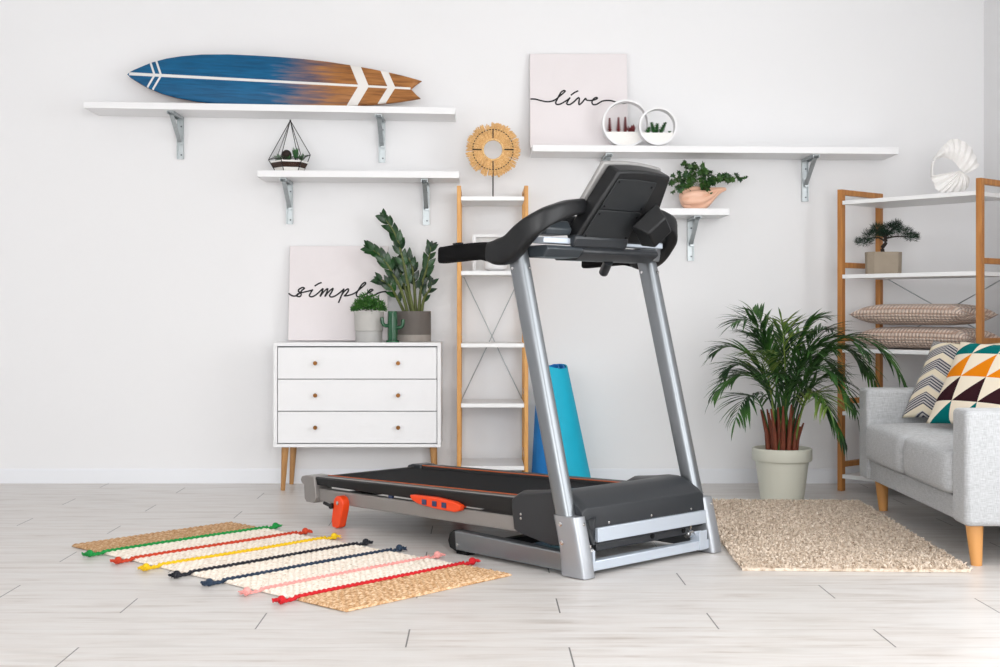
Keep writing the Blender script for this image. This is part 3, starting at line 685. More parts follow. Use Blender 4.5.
fan([(959, 171), (960, 171.2), (961, 171.6), (962, 172), (963, 173)], [(931, 176), (938, 190.8), (950, 191.6), (964, 190.6), (969, 182)], 8, .007, 'lower_fan')
fan([(930.5, 176), (930.5, 170), (931, 165), (932.3, 161.6)], [(931.5, 177), (931.2, 170), (932, 165), (933.5, 162)], 2, .001, 'joining_rib')

def pillow(name, m, W, Hh, T, n=36, waffle=0, puffy=False, **k):
    q = []; f = []
    for side in (-1, 1):
        for i in range(n + 1):
            for j in range(n + 1):
                u, v = -1 + 2 * i / n, -1 + 2 * j / n
                pe = 6 if puffy else 2.6; th = ((1 - abs(u) ** pe) * (1 - abs(v) ** (4 if puffy else 2.6))) ** .55 * T / 2
                if waffle: th += waffle * max(0, math.sin(i * PI / 3) ** 2 * math.sin(j * PI / 3) ** 2) * min(1, th / (T * .2))
                x = u * W / 2 * (1 - .07 * (1 - v * v) * abs(u)); z = v * Hh / 2 * (1 - .07 * (1 - u * u) * abs(v))
                q.append((x, side * th, z))
    R = (n + 1) ** 2
    for sd in (0, 1):
        for i in range(n):
            for j in range(n):
                a = sd * R + i * (n + 1) + j; g = (a, a + 1, a + n + 2, a + n + 1); f.append(g if sd else g[::-1])
    mb = MB().add(q, f); o = mb.build(name, m, recalc=False, **k)
    bm = bmesh.new(); bm.from_mesh(o.data); bmesh.ops.remove_doubles(bm, verts=bm.verts, dist=1e-5); bmesh.ops.recalc_face_normals(bm, faces=bm.faces); bm.to_mesh(o.data); bm.free()
    o.data.shade_smooth(); return o
for (z, s, d, lab, nn, T) in ((.7785, .375, .16, 'beige waffle plush cushion, lower of the stacked pair', 48, .106), (.893, .36, .155, 'beige waffle plush cushion lying on top of its twin', 44, .104)):
    p = rk(s, d, z); o = pillow('plush_cushion', 'waffle', .61, .35, T, nn, 0, puffy=True); o.location = p; o.rotation_euler = (PI / 2, 0, rr)
    tag(o, lab, 'cushion', 'plush cushions on the corner shelf unit')

# ---------------------------------------------------------------- sofa
sr = math.radians(-1.6); t = thing('sofa', 'light grey linen two-seat sofa with tapered beech legs', 'sofa', (1.7066, 4.57, 0), sr)
LY = 1.43; AW = .145; DP = .90
def sb(nm, a, b, bev=.012, m='linen', seg=3): return MB().box(*a, *b[:0], *()).build(nm, m, t, bevel=bev) if False else MB().box(*a).build(nm, m, t, bevel=bev, seg=seg)
for y in (0, LY - AW): sb('arm', (0, DP, y, y + AW, .148, .558), None, .018)
sb('base', (.015, DP - .02, AW + .001, LY - AW - .001, .150, .236), None, .008)
cl = (LY - 2 * AW) / 2
for i in range(2):
    y0 = AW + cl * i + .002; y1 = y0 + cl - .004; m = MB(); n = 16; q = []; f = []
    X0, X1, Z0, Z1 = -.012, .62, .237, .405
    # rounded cushion as a bulged box grid
    bm = bmesh.new(); bmesh.ops.create_cube(bm, size=2); bmesh.ops.subdivide_edges(bm, edges=bm.edges, cuts=13, use_grid_fill=True)
    for v in bm.verts:
        x, y, z = v.co; p_ = 14; k = 1 / max(1e-6, (abs(x) ** p_ + abs(y) ** p_ + abs(z) ** p_) ** (1 / p_)); x, y, z = x * k, y * k, z * k
        zz_ = z * (1 + (.22 * (1 - x * x) * (1 - y * y) if z > 0 else 0)); xx = x * (1 + (.03 * (1 - z * z) if x < 0 else 0))
        v.co = ((X0 + X1) / 2 + xx * (X1 - X0) / 2, (y0 + y1) / 2 + y * (y1 - y0) / 2, (Z0 + Z1) / 2 + zz_ * (Z1 - Z0) / 2)
    me = bpy.data.meshes.new('seat_cushion'); bm.to_mesh(me); bm.free(); me.materials.append(M['linen']); me.shade_smooth()
    o = bpy.data.objects.new('seat_cushion', me); C.objects.link(o); o.parent = t
    MB().sweep([(X0 + .012, y0 + .02, Z1 - .018), (X0 + .010, (y0 + y1) / 2, Z1 - .008), (X0 + .012, y1 - .02, Z1 - .018)], [.003] * 3, 6).build('piping', 'linen', o)
sb('backrest', (DP - .2, DP, AW + .001, LY - AW - .001, .237, .74), None, .03)
for i in range(2):
    y0 = AW + cl * i + .004; sb('back_cushion', (DP - .30, DP - .202, y0, y0 + cl - .008, .43, .78), None, .05, seg=5)
for lx, ly in ((.055, .07), (.085, LY - .075), (DP - .07, .07), (DP - .07, LY - .075)):
    MB().sweep([(lx, ly, .149), (lx + (.008 if lx < .4 else -.008), ly, 0)], [.031, .019], 24).build('leg', 'legwood', t)
# throw pillows
def place_pillow(o, bl_c, u, v, W, Hh):
    u = Vector(u).normalized(); v = Vector(v); v = (v - u * v.dot(u)).normalized(); nrm = u.cross(v)   # local x=u, z=v, y = -(n)
    Mx = Matrix((u, -nrm, v)).transposed().to_4x4(); c_ = Vector(bl_c) + u * W / 2 + v * Hh / 2
    o.matrix_world = Matrix.Translation(c_) @ Mx
o = pillow('throw_pillow', 'zig', .42, .39, .10); place_pillow(o, (1.885, 5.81, .432), (.42, -.9, .0), (.42, .196, .86), .42, .39); tag(o, 'grey and cream zigzag throw pillow at the far end of the sofa', 'pillow')
o = pillow('throw_pillow', 'tri', .47, .40, .11); place_pillow(o, (1.878, 5.48, .434), (.44, -.89, .0), (.44, .217, .84), .47, .40); tag(o, 'throw pillow with teal orange and brown triangles in front of the zigzag one', 'pillow')

# ---------------------------------------------------------------- palm
c0 = flo(782, 500); t = thing('potted_palm', 'feathery areca palm in a cream round pot beside the corner shelf unit', 'potted plant', (c0.x, c0.y, 0))
MB().lathe([(.098, 0), (.102, .004), (.126, .19), (.139, .192), (.142, .198), (.142, .248), (.138, .252), (.130, .252), (.126, .23), (.001, .22)], 48).build('pot', 'potcream', t)
MB().lathe([(.126, .212), (.08, .226), (.001, .23)], 24, cap=False).build('soil', 'soil', t)
m = MB(); K4 = 6.26 / F
def frond(tip, hgt, y, ml='palm', npair=17, LL=.2, sp_=.0):
    b = Vector((rnd.uniform(-.05, .06), rnd.uniform(-.045, .045), .22)); e = Vector(((tip[0] - 782) * K4, y, (500 - tip[1]) * K4))
    c1 = Vector((b.x + (e.x - b.x) * .18, b.y + (e.y - b.y) * .2, b.z + (hgt - b.z) * .75)); c2 = Vector((b.x + (e.x - b.x) * .62, b.y + (e.y - b.y) * .6, hgt * 1.0))
    B = lambda u: b * (1 - u) ** 3 + c1 * 3 * u * (1 - u) ** 2 + c2 * 3 * u * u * (1 - u) + e * u ** 3
    P = [B(i / 16) for i in range(17)]; fr_ = MB(); fr_.sweep(P, [.0055 * (1 - .85 * i / 16) for i in range(17)], 6)
    for j in range(npair):
        u = .36 + .64 * j / (npair - 1); p = B(u); T = (B(min(1, u + .02)) - B(u - .02)).normalized(); S = T.cross(Vector((0, 0, 1)))
        if S.length < .1: S = Vector((0, 1, 0))
        S.normalize(); S = (S + Vector((0, 0, .25))).normalized(); l = LL * (math.sin(PI * (.18 + .74 * (u - .36) / .64)) ** .7)
        for s in (-1, 1):
            side = Vector((S.x * s, S.y * s, S.z)); d = T * rnd.uniform(.75, 1.05) + side * .72 + Vector((rnd.gauss(0, .08), rnd.gauss(0, .08), rnd.gauss(0.02, .08)))
            if (p + d.normalized() * l).y + c0.y > 6.86: d.y = -abs(d.y) * .3
            fr_.leaf(p, d, Vector((0, 0, 1)), l * rnd.uniform(.85, 1.1), .0072, rnd.uniform(.35, .95), .35, 4, .8)
    fr_.leaf(P[-1], P[-1] - P[-2], (0, 0, 1), LL * .6, .005, .4, .3, 4)
    fr_.build('frond', ml, t, smooth=False, recalc=False)
# tips: photo px,py ; arch height ; y offset
for tp, hg, y, ml in (((732, 322), .92, -.10, 'palm'), ((722, 352), .80, .12, 'palm'), ((713, 392), .70, -.08, 'palm'), ((728, 414), .60, -.2, 'palm'), ((758, 312), .84, .1, 'palm'),
                      ((776, 322), .80, -.12, 'palmlight'), ((790, 328), .80, .05, 'palm'), ((815, 318), .86, -.08, 'palm'), ((836, 330), .84, .1, 'palm'), ((858, 352), .90, -.12, 'palm'),
                      ((900, 384), .98, -.08, 'palm'), ((884, 400), .92, .02, 'palm'), ((842, 405), .72, -.2, 'palm'), ((836, 438), .64, -.12, 'palm'), ((812, 402), .60, -.28, 'palmlight'),
                      ((745, 350), .70, -.25, 'palmlight'), ((800, 350), .74, -.25, 'palm'), ((822, 372), .70, -.22, 'palm'), ((765, 372), .64, -.28, 'palm'), ((740, 380), .66, .15, 'palm'), ((845, 375), .78, .08, 'palm'), ((750, 335), .78, -.05, 'palm'), ((808, 335), .78, .12, 'palm'), ((826, 348), .78, -.05, 'palm'), ((770, 345), .72, .2, 'palm'), ((795, 365), .64, -.3, 'palm'), ((870, 372), .86, .05, 'palm'), ((728, 372), .72, .02, 'palm'), ((815, 390), .62, .1, 'palm')):
    frond(tp, hg, y, ml)
for i in range(24):
    a = i * 2.4; r = .012 + .06 * (i / 24) ** .6; h = rnd.uniform(.13, .26)
    x, y = r * math.cos(a), r * math.sin(a)
    MB().sweep([(x, y, .21), (x * 1.15, y * 1.1, .21 + h * .5), (x * 1.6, y * 1.3, .21 + h)], [(.012, .012), (.011, .010), (.004, .004)], 8).build('stalk', 'stalk', t)

# ---------------------------------------------------------------- shag rug
t_o = Vector((.915, 4.535, 0)); e1 = Vector((.785, -.03, 0)); e2 = Vector((.085, 1.62, 0))
R = np.random.default_rng(3)
m = MB(); hgt = .016; N = 52000
cn = [t_o, t_o + e1, t_o + e1 + e2, t_o + e2]
V = [tuple(p + Vector((0, 0, z))) for z in (0.001, .012) for p in cn]; Fc = [(3, 2, 1, 0), (4, 5, 6, 7), (0, 1, 5, 4), (1, 2, 6, 5), (2, 3, 7, 6), (3, 0, 4, 7)]
A = R.random((N, 2)); w = .0035; k = 8
ang = R.random(N) * 2 * PI; ln = R.normal(0, .007, (N, 2)); hz = R.uniform(.012, .024, N)
edge = (A[:, 0] < .015) | (A[:, 0] > .985) | (A[:, 1] < .01) | (A[:, 1] > .99)
bx = t_o.x + e1.x * A[:, 0] + e2.x * A[:, 1]; by = t_o.y + e1.y * A[:, 0] + e2.y * A[:, 1]
for i in range(N):
    ca, sa = math.cos(ang[i]) * w, math.sin(ang[i]) * w; x, y = bx[i], by[i]; dx, dy = ln[i]
    V += [(x - ca, y - sa, .008), (x + ca, y + sa, .008), (x + ca * .8 + dx, y + sa * .8 + dy, hz[i]), (x - ca * .8 + dx, y - sa * .8 + dy, hz[i])]; Fc.append((k, k + 1, k + 2, k + 3)); k += 4
m.v = V; m.f = Fc; o = m.build('shag_rug', 'shag', smooth=False, recalc=False); tag(o, 'beige shaggy rug lying in front of the sofa', 'rug')

# ---------------------------------------------------------------- striped jute rug
ra = math.atan2(-.684, .729); t = thing('striped_rug', 'jute and cream woven rug with coloured tasselled cords', 'rug', (-1.572, 5.004, 0), ra)
Lr, Wr = 1.605, .745; nx, ny = 404, 150
X = np.linspace(0, Lr, nx); Yv = np.linspace(0, Wr, ny)
gx, gy = np.meshgrid(X, Yv, indexing='ij')
hz = .007 + .0055 * np.abs(np.sin(gx * PI / .016)) * (.3 + .7 * np.abs(np.sin(gy * PI / .026 + (np.floor(gx / .016) % 2) * PI / 2)))
gy2 = gy + .003 * np.sin(gx * 130) * (np.abs(gy - Wr / 2) > Wr / 2 - .006)
hz[0, :] = .003; hz[-1, :] = .003; hz[:, 0] = .003; hz[:, -1] = .003
V = np.stack([gx, gy2, hz], -1).reshape(-1, 3); V0 = V.copy(); V0[:, 2] = .001
idx = np.arange(nx * ny).reshape(nx, ny); q = np.stack([idx[:-1, :-1], idx[1:, :-1], idx[1:, 1:], idx[:-1, 1:]], -1).reshape(-1, 4)
m = MB(); m.v = V.tolist(); m.f = q.tolist(); kk = len(m.v)
m.v += [(0, 0, .001), (Lr, 0, .001), (Lr, Wr, .001), (0, Wr, .001)]; m.f += [(kk + 3, kk + 2, kk + 1, kk)]
b0 = [int(i) for i in idx[:, 0]]; b1 = [int(i) for i in idx[:, -1]]; b2 = [int(i) for i in idx[0, :]]; b3 = [int(i) for i in idx[-1, :]]
m.f += [tuple([kk, kk + 1] + b0[::-1]), tuple([kk + 2, kk + 3] + b1), tuple([kk + 3, kk] + b2), tuple([kk + 1, kk + 2] + b3[::-1])]
m.build('weave', 'jute', t, smooth=True, angle=180, recalc=False)
for s, cm in ((.24, 'green'), (.435, 'vermilion'), (.615, 'yellow'), (.803, 'nearblack'), (.992, 'navyc'), (1.195, 'pink'), (1.372, 'red')):
    m = MB(); ln_ = int((Wr + .14) / .012); rad = .0062 if cm != 'pink' else .0045
    for ph in (0, PI):      # two plied strands
        P = []; n_ = 150
        for i in range(n_ + 1):
            y = -.062 + (Wr + .112) * i / n_; tw = y / .02 * PI + ph; inside = -.01 < y < Wr + .01
            z = (.0135 if inside else .0085); wob = .0025 * math.sin(y * 9 + s * 7)
            P.append((s + wob + .0035 * math.cos(tw), y, z + .003 * math.sin(tw)))
        m.sweep(P, [rad * .75] * len(P), 6)
    o = m.build('cord', 'cord_' + cm, t)
    for ye, sg in ((-.062, -1), (Wr + .05, 1)):
        k_ = MB().ball((s, ye, .0135), .0135, 8)
        for i in range(16):
            a = rnd.uniform(-.7, .7); k_.sweep([(s, ye, .012), (s + .02 * math.sin(a), ye + sg * .014 * math.cos(a), .012 + rnd.uniform(-.005, .006)), (s + .036 * math.sin(a * 1.1), ye + sg * .024 * math.cos(a), .005 + rnd.uniform(0, .012))], [.003, .003, .002], 5)
        k_.build('tassel', 'cord_' + cm, o)

# ---------------------------------------------------------------- treadmill : local x across (near side 0), y along to the tail, z up
tm = thing('treadmill', 'silver and black folding treadmill with orange accents', 'treadmill', (.353, 4.374, 0), math.radians(43))
WD = .76; dz = lambda u: .247 - .030 * u            # top of the side rails
def bolt(par, p, d, r=.006, h=.004, nm='bolt'):
    p = Vector(p); d = Vector(d); MB().sweep([p, p + d * h, p + d * (h + .0005), p + d * (h + .002)], [r, r, r * .6, r * .55], 12).build(nm, 'chrome', par)
# running deck
V = []
m = MB(); y0, y1 = .25, 1.66; m.add([(x, y, dz(y) - .014 - c_) for c_ in (.022, 0) for y in (y0, y1) for x in (.11, .65)], [(0, 2, 3, 1), (4, 5, 7, 6), (0, 1, 5, 4), (2, 6, 7, 3), (0, 4, 6, 2), (1, 3, 7, 5)])
m.build('running_belt', 'belt', tm, bevel=.006)
MB().cyl((.11, 1.655, dz(1.65) - .026), (.65, 1.655, dz(1.65) - .026), .018, 20).build('rear_roller', 'black', tm)
for xa, xb, inner in ((.045, .118, .118), (.642, .715, .642)):
    m = MB(); sec = []
    q = []
    for y in (.33, 1.62):
        z = dz(y); h = .060 if y < 1 else .036; s = 1 if xa < .3 else -1; o_, i_ = (xa, xb) if s > 0 else (xb, xa)
        q += [(o_, y, z - .006), (o_ + s * .008, y, z), (i_ - s * .004, y, z - .002), (i_, y, z - .008), (i_, y, z - h * .8), (o_ + s * .004, y, z - h)]
    m.add(q, [(0, 1, 2, 3, 4, 5), (11, 10, 9, 8, 7, 6)] + [(i, (i + 1) % 6, 6 + (i + 1) % 6, 6 + i) for i in range(6)])
    r = m.build('side_rail', 'black', tm, bevel=.002)
    m = MB(); xi = inner - .010 if inner < .3 else inner + .001
    m.add([(x, y, dz(y) - c_) for c_ in (.004, -.0012) for y in (.34, 1.60) for x in (xi + .003, xi + .0065)], [(0, 2, 3, 1), (4, 5, 7, 6), (0, 1, 5, 4), (2, 6, 7, 3), (0, 4, 6, 2), (1, 3, 7, 5)])
    m.build('orange_edge_strip', 'orangeline', r)
    if inner < .3:
        m = MB(); m.add([(x, y, dz(y) - c_) for c_ in (.004, -.001) for y in (.34, 1.60) for x in (xa + .006, xa + .012)], [(0, 2, 3, 1), (4, 5, 7, 6), (0, 1, 5, 4), (2, 6, 7, 3), (0, 4, 6, 2), (1, 3, 7, 5)]); m.build('trim_strip', 'rim', r)
# tail caps
for xa, xb in ((.036, .125), (.635, .724)):
    z = dz(1.65); pr = [(1.60, z + .002), (1.66, z + .002), (1.69, z - .004), (1.70, z - .02), (1.69, z - .034), (1.675, z - .04), (1.67, z - .10), (1.655, z - .112), (1.60, z - .112), (1.585, z - .09), (1.59, z - .05)]
    if xa > .3: pr = [(1.60, z + .004), (1.66, z + .004), (1.69, z - .004), (1.70, z - .02), (1.69, z - .05), (1.60, z - .06)]
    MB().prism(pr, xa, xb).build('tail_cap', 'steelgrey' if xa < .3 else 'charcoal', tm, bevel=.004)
# lower frame
for xa, xb in ((.056, .090), (.670, .704)):
    m = MB(); q = []
    for y, za, zb in ((.20, .112, .168), (1.63, .092, .148)): q += [(xa, y, za), (xb, y, za), (xb, y, zb), (xa, y, zb)]
    m.add(q, [(0, 1, 2, 3), (7, 6, 5, 4)] + [(i, (i + 1) % 4, 4 + (i + 1) % 4, 4 + i) for i in range(4)]); m.build('deck_frame_bar', 'steelgrey', tm, bevel=.004)
for y in (.55, 1.50): MB().box(.090, .67, y, y + .04, .105, .130).build('cross_member', 'black', tm, bevel=.003)
for xa in (.055, .668):
    for y in (1.117,): MB().cyl((xa + .015, y, .15), (xa + .015, y, dz(y) - .04), .012, 12).build('deck_cushion', 'navy', tm)
    if xa < .3:
        m = MB().prism([(.62, .160), (.40, .166), (.40, .19), (.50, .185)], .06, .1); m.build('linkage', 'black', tm)
# orange handle on the near bar
m = MB(); pr = [(.952, .188), (.94, .190), (.80, .194), (.69, .188), (.655, .178), (.660, .158), (.69, .149), (.80, .150), (.90, .157), (.940, .170)]
m.prism(pr, .026, .052); h_ = m.build('adjuster_handle', 'orange', tm, bevel=.005)
for y in (.745, .80, .86): MB().box(.022, .0262, y - .012, y + .012, .160, .180).build('blue_pad', 'navy', h_, bevel=.001)
# orange stand feet
for xa, lab in ((.018, 1), (.70, 0)):
    pr = [(1.405 + .033 * math.cos(PI * k / 8), .105 + .033 * math.sin(PI * k / 8)) for k in range(9)][::-1]
    pr = pr + [(1.440, .07), (1.428, .03), (1.424, .008)]
    pr = [(2.83 - y if z < .09 else y, z) for y, z in pr]
    pr = [(1.372, .105)] + [(1.405 - .033 * math.cos(PI * k / 8), .105 + .033 * math.sin(PI * k / 8)) for k in range(1, 8)] + [(1.438, .105), (1.452, .03), (1.446, .004), (1.418, .001), (1.400, .008), (1.376, .08)]
    f_ = MB().prism(pr, xa, xa + .038).build('folding_foot', 'orange', tm, bevel=.005)
    bolt(f_, (xa + .001, 1.405, .108), (-1, 0, 0), .008)
    MB().cyl((xa + .006, 1.445, .092), (xa - .010, 1.445, .092), .012, 16).cyl((xa - .004, 1.445, .092), (xa - .004, 1.495, .100), .007, 12).build('latch', 'black', f_)
# base rails + cross bar
for x in (.006, .704):
    MB().prism([(.10, .014), (.665, .014), (.68, .03), (.68, .072), (.665, .086), (.10, .078)], x, x + .05).build('base_rail', 'steelgrey' if False else 'silver', tm, bevel=.005)
    MB().prism([(.655, .008), (.69, .02), (.70, .045), (.69, .075), (.67, .088), (.66, .08)], x - .002, x + .052).build('rail_end_cap', 'black', tm, bevel=.003)
    MB().box(x + .005, x + .045, .60, .66, 0.0005, .014).box(x + .005, x + .045, .04, .09, .0005, .012).build('rubber_foot', 'rubber', tm)
    bolt(tm, (x, .645, .035), (-1, 0, 0))
MB().box(.05, .71, .02, .055, .018, .052).build('front_cross_bar', 'silverlight', tm, bevel=.003)
MB().box(.056, .704, .50, .54, .03, .06).build('rear_cross_bar', 'black', tm, bevel=.003)
# uprights
for i, x in enumerate((0.0, .712)):
    fr_ = lambda z: .028 + .256 * z; bk = lambda z: .094 + .262 * z
    pts = [(x + .026, (fr_(z) + bk(z)) / 2, z) for z in (.03, 1.15)]; m = MB(); q = []
    n = 28
    for z in (.03, 1.15):
        cy_, hy = (fr_(z) + bk(z)) / 2, (bk(z) - fr_(z)) / 2
        for k in range(n):
            a = 2 * PI * k / n; ca, sa = math.cos(a), math.sin(a); e = 2 / (3.3)
            q.append((x + .028 + .028 * math.copysign(abs(ca) ** e, ca), cy_ + hy * math.copysign(abs(sa) ** e, sa), z))
    m.add(q, [(k, (k + 1) % n, n + (k + 1) % n, n + k) for k in range(n)] + [tuple(range(n))[::-1], tuple(range(n, 2 * n))]); u_ = m.build('upright', 'silver', tm, angle=50)
    # boot
    m = MB(); q = []; n = 28
    for z, a_, b_ in ((.003, -.003, .112), (.05, .006, .115), (.10, .018, .122), (.148, .030, .134), (.205, .045, .150)):
        cy_, hy = (a_ + b_) / 2, (b_ - a_) / 2
        for k in range(n):
            a = 2 * PI * k / n; ca, sa = math.cos(a), math.sin(a); e = 2 / 5
            q.append((x + .026 + .032 * math.copysign(abs(ca) ** e, ca), cy_ + hy * math.copysign(abs(sa) ** e, sa), z))
    m.add(q, [(j * n + k, j * n + (k + 1) % n, (j + 1) * n + (k + 1) % n, (j + 1) * n + k) for j in range(4) for k in range(n)] + [tuple(range(n))[::-1], tuple(range(4 * n, 5 * n))]); b_ = m.build('upright_boot', 'bootsilver', tm, angle=45)
    bolt(b_, (x - .006, .105, .178), (-1, 0, 0), .008); bolt(b_, (x - .006, .098, .115), (-1, 0, 0), .008); bolt(b_, (x + .038, .043, .178), (.3, -1, 0), .008)
    bolt(u_, (x - .001, .345, 1.06), (-1, 0, 0), .006); bolt(u_, (x + .035, .298, 1.06), (.3, -1, 0), .006)
    xi = .06 if i == 0 else .65
    MB().prism([(.018, .018), (.062, .018), (.062, .06), (.045, .085), (.035, .07), (.018, .09)], xi, xi + .045 if i else xi + .012).build('hinge_plate', 'silverlight', tm, bevel=.001)
    xh = .078 if i == 0 else .632
    MB().cyl((xh - .01, .055, .078), (xh + .012, .055, .078), .017, 20).cyl((xh - .014, .055, .078), (xh + .016, .055, .078), .008, 12).box(xh - .004, xh + .004, .045, .062, .08, .125).build('hinge', 'chrome', tm)
# hood
n = 34; xs_ = [.042 + (.716 - .042) * i / n for i in range(n + 1)]; rings = []
for x in xs_:
    c_ = abs(x - .379) / .337; s = max(0, min(1, (c_ - .62) / .25)); s = s * s * (3 - 2 * s); ed = .010 * max(0, (c_ - .93) / .07) ** 2
    yb = .30 + .083 * s; zt = -.018 * (1 - s)
    R_p = [(.06, .098), (.048, .104), (.042, .165), (.052, .228), (.075, .247), (.125, .274), (.155, .281), (.20, .281 + zt * .3), (.26, .272 + zt * .8), (yb - .03, .262 + zt), (yb, .246 + zt), (yb + .012, .235 + zt), (yb + .012, .215 if s > .3 else .226), (yb, .122 if s > .8 else .215 - .05 * s), (yb - .02, .112 if s > .8 else .2 - .05 * s), (.20, .086)]
    rings.append([(x, y, z - (ed if z > .2 else 0)) for y, z in R_p])
k = len(rings[0]); q = [p for r in rings for p in r]
m = MB().add(q, [(i * k + j, i * k + (j + 1) % k, (i + 1) * k + (j + 1) % k, (i + 1) * k + j) for i in range(n) for j in range(k)] + [tuple(range(k))[::-1], tuple(n * k + j for j in range(k))])
hd = m.build('motor_hood', 'charcoal', tm, angle=28, bevel=.004)
for x in (.17, .40, .63): bolt(hd, (x, .043, .172), (0, -1, 0), .0045, .002, 'screw')
for z in (.165, .180): bolt(hd, (.040, .345, z), (-1, 0, 0), .0045, .002, 'screw')
MB().box(.10, .705, .030, .046, .112, .160).build('front_panel', 'silverlight', tm, bevel=.002)
MB().sweep([(.083, .050, .105), (.083, .050, .16), (.080, .050, .195)], [.017, .017, .021], 20).build('hood_corner', 'charcoal', tm)
m = MB().box(.12, .665, .055, .34, .074, .104); bp_ = m.build('motor_pan', 'charcoal', tm, bevel=.006)
for x in (.42, .60): MB().cyl((x, .0565, .094), (x, .052, .094), .010, 14).build('pan_hole', 'rubber', bp_)
# console arms
path = [(.0, .690, 1.117, .028, .031), (.0, .62, 1.121, .029, .032), (.0, .50, 1.125, .029, .032), (.0, .44, 1.120, .030, .036), (-.001, .39, 1.118, .031, .048), (.0, .335, 1.134, .031, .047), (.003, .285, 1.174, .030, .042), (.018, .244, 1.208, .028, .039), (.052, .219, 1.236, .026, .035), (.105, .212, 1.256, .028, .032), (.17, .220, 1.274, .03, .03), (.245, .234, 1.286, .028, .028)]
for mir in (0, 1):
    fx = (lambda x: x - .016) if not mir else (lambda x: WD + .016 - x)
    P = smooth_path(path[3:], 5)
    ar = MB().sweep([(fx(p[0]), p[1], p[2]) for p in P], [(p[3], p[4]) for p in P], 24, 4.0).build('handrail', 'black', tm, angle=60)
    G = smooth_path([(.0, .706, 1.117, .022, .026), (.0, .702, 1.117, .027, .031)] + path[:4], 4)
    MB().sweep([(fx(p[0]), p[1], p[2]) for p in G], [(p[3], p[4]) for p in G], 20, 4.2).build('foam_grip', 'rubber', ar, angle=60)
    MB().beam((fx(0), .60, 1.158), (fx(0), .64, 1.156), .02, .006).build('grip_button', 'black', ar, bevel=.002)
# console body
def panel(m, v0b, v1b, v0t, v1t, s0, s1, n0, n1, arc=0, na=1):
    """slab in the console plane: s along the slope from the lower edge (0) to the upper edge (1), n out towards the user"""
    def pt(x, s, nn): return (x, .236 - .136 * s + .878 * nn, 1.17 + .25 * s + .478 * nn)
    lo = [(v0b, s0), (v1b, s0)]; hi = []
    for i in range(na + 1):
        u = i / na; hi.append((v1t + (v0t - v1t) * u, s1 + arc * math.sin(PI * u)))
    poly = lo + hi; n = len(poly)
    return m.add([pt(x, s, n0) for x, s in poly] + [pt(x, s, n1) for x, s in poly], [tuple(range(n))[::-1], tuple(range(n, 2 * n))] + [(i, (i + 1) % n, n + (i + 1) % n, n + i) for i in range(n)])
cs_ = panel(MB(), .195, .605, .286, .580, -.03, .965, -.012, .050, .035, 10).build('console_shell', 'black', tm, bevel=.010, seg=3)
panel(MB(), .224, .600, .264, .588, .40, .985, .0505, .070, .035, 10).build('console_bezel', 'rim', tm, bevel=.006)
panel(MB(), .27, .57, .30, .565, .10, .93, .0645, .072, .02, 10).build('console_display', 'black', tm, bevel=.002)
panel(MB(), .255, .490, .292, .505, .445, .87, -.0175, -.0125, .012, 8).build('upper_back_plate', 'plate', cs_, bevel=.0025)
panel(MB(), .220, .470, .254, .489, .02, .437, -.0175, -.0125, 0, 1).build('lower_back_plate', 'plate', cs_, bevel=.0025)
for x, s in ((.30, .83), (.485, .80), (.272, .49), (.475, .49), (.262, .38), (.47, .37), (.235, .07), (.455, .07)):
    p = Vector((x, .236 - .136 * s - .878 * .0176, 1.17 + .25 * s - .478 * .0176)); MB().cyl(p, p + Vector((0, -.878, -.478)) * .0015, .0042, 10).build('screw', 'rubber', cs_)
# wings, tray, speaker box, beams
wg = MB().prism([(.275, 1.180), (.26, 1.225), (.275, 1.255), (.32, 1.255), (.34, 1.225), (.33, 1.192)], .12, .655).build('console_wing', 'black', tm, bevel=.01)
MB().prism([(.245, 1.180), (.235, 1.20), (.255, 1.232), (.34, 1.215), (.34, 1.18)], .060, .19).build('cup_tray', 'dgrey', tm, bevel=.005)
a0 = Vector((.512, .165, 1.238)); Rm = Matrix.Translation(a0) @ Matrix.Rotation(math.radians(30), 4, 'X') @ Matrix.Rotation(math.radians(38), 4, 'Y')
MB().add([Rm @ Vector(p) for p in [(-.065, -.02, -.065), (.065, -.02, -.065), (.065, -.02, .065), (-.065, -.02, .065), (-.045, -.085, -.045), (.045, -.085, -.045), (.045, -.085, .045), (-.045, -.085, .045)]], [(0, 1, 2, 3), (7, 6, 5, 4), (0, 4, 5, 1), (1, 5, 6, 2), (2, 6, 7, 3), (3, 7, 4, 0)]).build('speaker_box', 'black', tm, bevel=.006)
MB().box(.05, .71, .240, .30, 1.148, 1.170).build('cross_beam', 'silverlight', tm, bevel=.004)
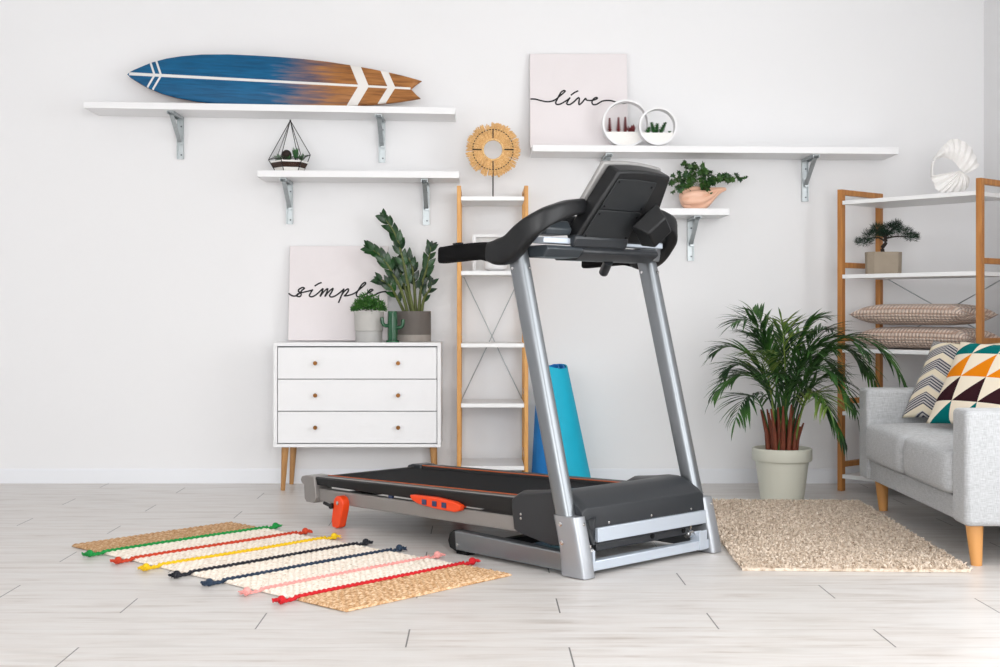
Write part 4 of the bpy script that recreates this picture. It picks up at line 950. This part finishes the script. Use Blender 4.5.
for x in (.708,): MB().prism([(.29, 1.10), (.275, 1.165), (.33, 1.175), (.375, 1.14), (.38, 1.10)], x + .008, x + .042).build('console_mount', 'silver', tm, bevel=.004)
MB().prism([(.225, 1.128), (.235, 1.141), (.38, 1.141), (.39, 1.12), (.33, 1.098), (.25, 1.10)], .055, .24).build('lower_tray', 'dgrey', tm, bevel=.004)
MB().prism([(.225, 1.12), (.235, 1.141), (.38, 1.141), (.40, 1.12), (.37, 1.095), (.27, 1.093)], .24, .672).build('lower_tray', 'charcoal', tm, bevel=.008)
MB().cyl((.46, .30, 1.095), (.50, .36, 1.055), .018, 16).build('pivot_tube', 'charcoal', tm)
MB().prism([(.238, 1.132), (.222, 1.142), (.210, 1.172), (.218, 1.182), (.26, 1.18)], .185, .475).build('console_collar', 'charcoal', tm, bevel=.008)

# ---------------------------------------------------------------- light
def area(name, loc, rot, sx, sy, power, col=(1, 1, 1)):
    l = bpy.data.lights.new(name, 'AREA'); l.shape = 'RECTANGLE'; l.size = sx; l.size_y = sy; l.energy = power; l.color = col
    o = bpy.data.objects.new(name, l); C.objects.link(o); o.location = loc; o.rotation_euler = rot; return o
area('daylight_right_window', (.75, FY + .02, 1.6), (math.radians(90), 0, 0), 2.2, 1.9, 128, (1, 1, 1))
area('daylight_side_window', (WX - .01, (RY0 + RY1) / 2, 1.45), (math.radians(90), 0, math.radians(90)), RY1 - RY0, 1.85, 50, (1, 1, 1))
area('daylight_left_window', (-2.15, FY + .02, 1.6), (math.radians(90), 0, 0), 2.0, 1.5, 46, (1, 1, 1))
w = bpy.data.worlds.new('sky'); bpy.context.scene.world = w; w.use_nodes = True
w.node_tree.nodes['Background'].inputs[0].default_value = (.92, .96, 1, 1); w.node_tree.nodes['Background'].inputs[1].default_value = 1.5
vs_ = bpy.context.scene.view_settings; vs_.view_transform = 'Standard'; vs_.look = 'None'; vs_.gamma = 1; vs_.exposure = .01; vs_.use_curve_mapping = False
bpy.context.scene.cycles.max_bounces = 10; bpy.context.scene.cycles.diffuse_bounces = 6; bpy.context.scene.cycles.transparent_max_bounces = 16
